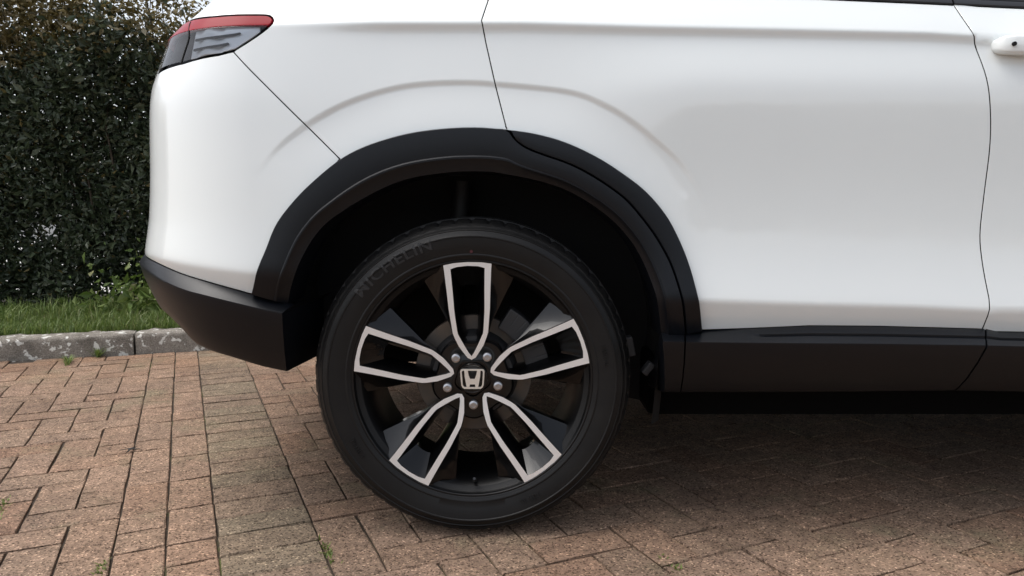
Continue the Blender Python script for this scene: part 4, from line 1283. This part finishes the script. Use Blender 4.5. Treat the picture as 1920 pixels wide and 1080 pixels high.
# back face and top of the hedge
NB2 = 90000
a2 = rh.uniform(-5.5, 6, NB2); z2 = rh.uniform(.12, 2.2, NB2); m2 = z2 < hedge_top(a2) - .1
th2 = np.sin(a2 * 9.1 + 2.0) * np.sin(z2 * 11 + a2 * 4)
m2 &= ~((z2 < .62) & (th2 > .62)); m2 &= ~((z2 < .22) & (rh.random(NB2) < .4))
a = np.r_[a, a2[m2]]; b = np.r_[b, (1.62 + lump(a2, z2, 2) + rh.normal(0, .12, NB2))[m2]]; z = np.r_[z, z2[m2]]
Cc = np.c_[KP + a[:, None] * k1 + b[:, None] * k2, z]
ol = rh.random(len(z)) < np.maximum(sstep(1.50, 1.85, z + lump(a, z)), sstep(-.5, -.2, z - hedge_top(a))) * .9 + .04
me = leaves('foliage', Cc[~ol], .040, 'leaf_dark', rh); obj('foliage', me, hedge)
me = leaves('young_foliage', Cc[ol], .034, 'leaf_olive', rh); obj('young_foliage', me, hedge)
def stems_fn(bm):
    r_ = random.Random(9)
    for i in range(70):
        a_ = r_.uniform(-5.3, 5.8) if i > 26 else r_.uniform(-1.3, .9)
        b_ = r_.uniform(1.22, 1.55)
        p = kp(a_, b_); ht = hedge_top(np.array(a_)) * r_.uniform(.8, 1.0)
        prev = Vector((p[0], p[1], .05)); rad = r_.uniform(.006, .014)
        for k in range(5):
            q = prev + Vector((r_.gauss(0, .05), r_.gauss(0, .05), ht / 5))
            dv = q - prev
            M = Matrix.Translation((prev + q) / 2) @ dv.to_track_quat('Z', 'Y').to_matrix().to_4x4()
            bmesh.ops.create_cone(bm, cap_ends=False, segments=6, radius1=rad, radius2=rad * .8, depth=dv.length, matrix=M)
            rad *= .8; prev = q
tag(obj('stems', bm_mesh('stems', stems_fn), hedge, ['bark']), kind='stuff')

# unseen hedge copy added behind the camera: blocks low sky, mirrored in the doors
def weed_leaf_pts(n_, r_):
    a_ = r_.normal(.42, .22, n_); b_ = r_.uniform(.55, 1.05, n_); z_ = KH + np.abs(r_.normal(0, .07, n_)) * (1 + b_)
    return np.c_[KP + a_[:, None] * k1 + b_[:, None] * k2, z_]
rw = np.random.default_rng(21)
tag(obj('verge_weeds', leaves('verge_weeds', weed_leaf_pts(1500, rw), .05, 'grass', rw)), 'broad leaved green weeds at the foot of the hedge', 'weeds', kind='stuff')
far = hedge.copy(); COL.objects.link(far)
far.location = (1.5, -9.5, 0); far.rotation_euler = (0, 0, math.pi); far.scale = (1.6, 1.6, 1.5)
far['label'] = 'unseen tall hedge added behind the camera for the skyline reflected in the doors'
for ch in list(hedge.children):
    c_ = ch.copy(); COL.objects.link(c_); c_.parent = far

# ------------------------------------------------------------------ small growth in the joints
def tuft(pxy, n_, rad, h, seed, label, mat='weed'):
    c = on_ground([pxy])[0]
    r_ = np.random.default_rng(seed)
    V, F = [], []
    for i in range(n_):
        t = r_.normal(0, rad); q = c + e1 * t + e2 * r_.normal(0, .004)
        az = r_.uniform(0, 6.28); d = np.array([math.cos(az), math.sin(az)]); pn = np.array([-d[1], d[0]])
        hh = h * r_.uniform(.4, 1.2); w = r_.uniform(.0012, .003); ln = hh * r_.uniform(.3, 1.3)
        b = len(V)
        for f, ww in ((0, .8), (.5, 1.0)):
            for s_ in (-1, 1): V.append((*(q + d * ln * f + pn * w * ww * s_), -.005 + hh * f))
        V.append((*(q + d * ln), -.005 + hh * .8))
        F += [(b, b + 1, b + 3, b + 2), (b + 2, b + 3, b + 4)]
    o = obj('weed_tuft', mesh('weed_tuft', V, F), None, [mat])
    return tag(o, label, 'weed', 'weeds in the paving joints')
tuft((612, 1030), 60, .030, .016, 1, 'small green weed in the joint along the greyer paver band nearest the tyre')
tuft((193, 1066), 50, .024, .016, 2, 'small weed between reddish pavers, between the greyer paver band and the farthest weed')
tuft((6, 952), 60, .030, .015, 3, 'mossy weed in the paver joint farthest from the tyre')
tuft((1265, 1062), 40, .024, .012, 4, 'small pale weed in the herringbone paving in front of the sill')
tuft((128, 680), 90, .035, .045, 5, 'grass tuft growing at the foot of the kerb', 'grass')
tuft((184, 668), 70, .02, .06, 6, 'thin grass tuft against the kerb face', 'grass')
c = on_ground([(245, 847)])[0]
V = [(c[0] + x * .032, c[1] + y * .032, .004 + z * .006) for x, y, z in ((-1, -.1, .4), (-.15, .12, 1), (0.1, 1.0, .3), (.2, .1, 1), (1, .15, .5), (.15, -.12, .9), (0, -.8, .2), (-.1, -.1, 1))]
V += [(x, y, z_ - .0015) for x, y, z_ in V]
F = [tuple(range(8)), tuple(range(15, 7, -1))] + [(i, 8 + i, 8 + (i + 1) % 8, (i + 1) % 8) for i in range(8)]
tag(obj('dead_leaf', mesh('dead_leaf', V, F, False), None, ['dead_leaf']), 'small blackened dead leaf lying on the brick paving', 'leaf')
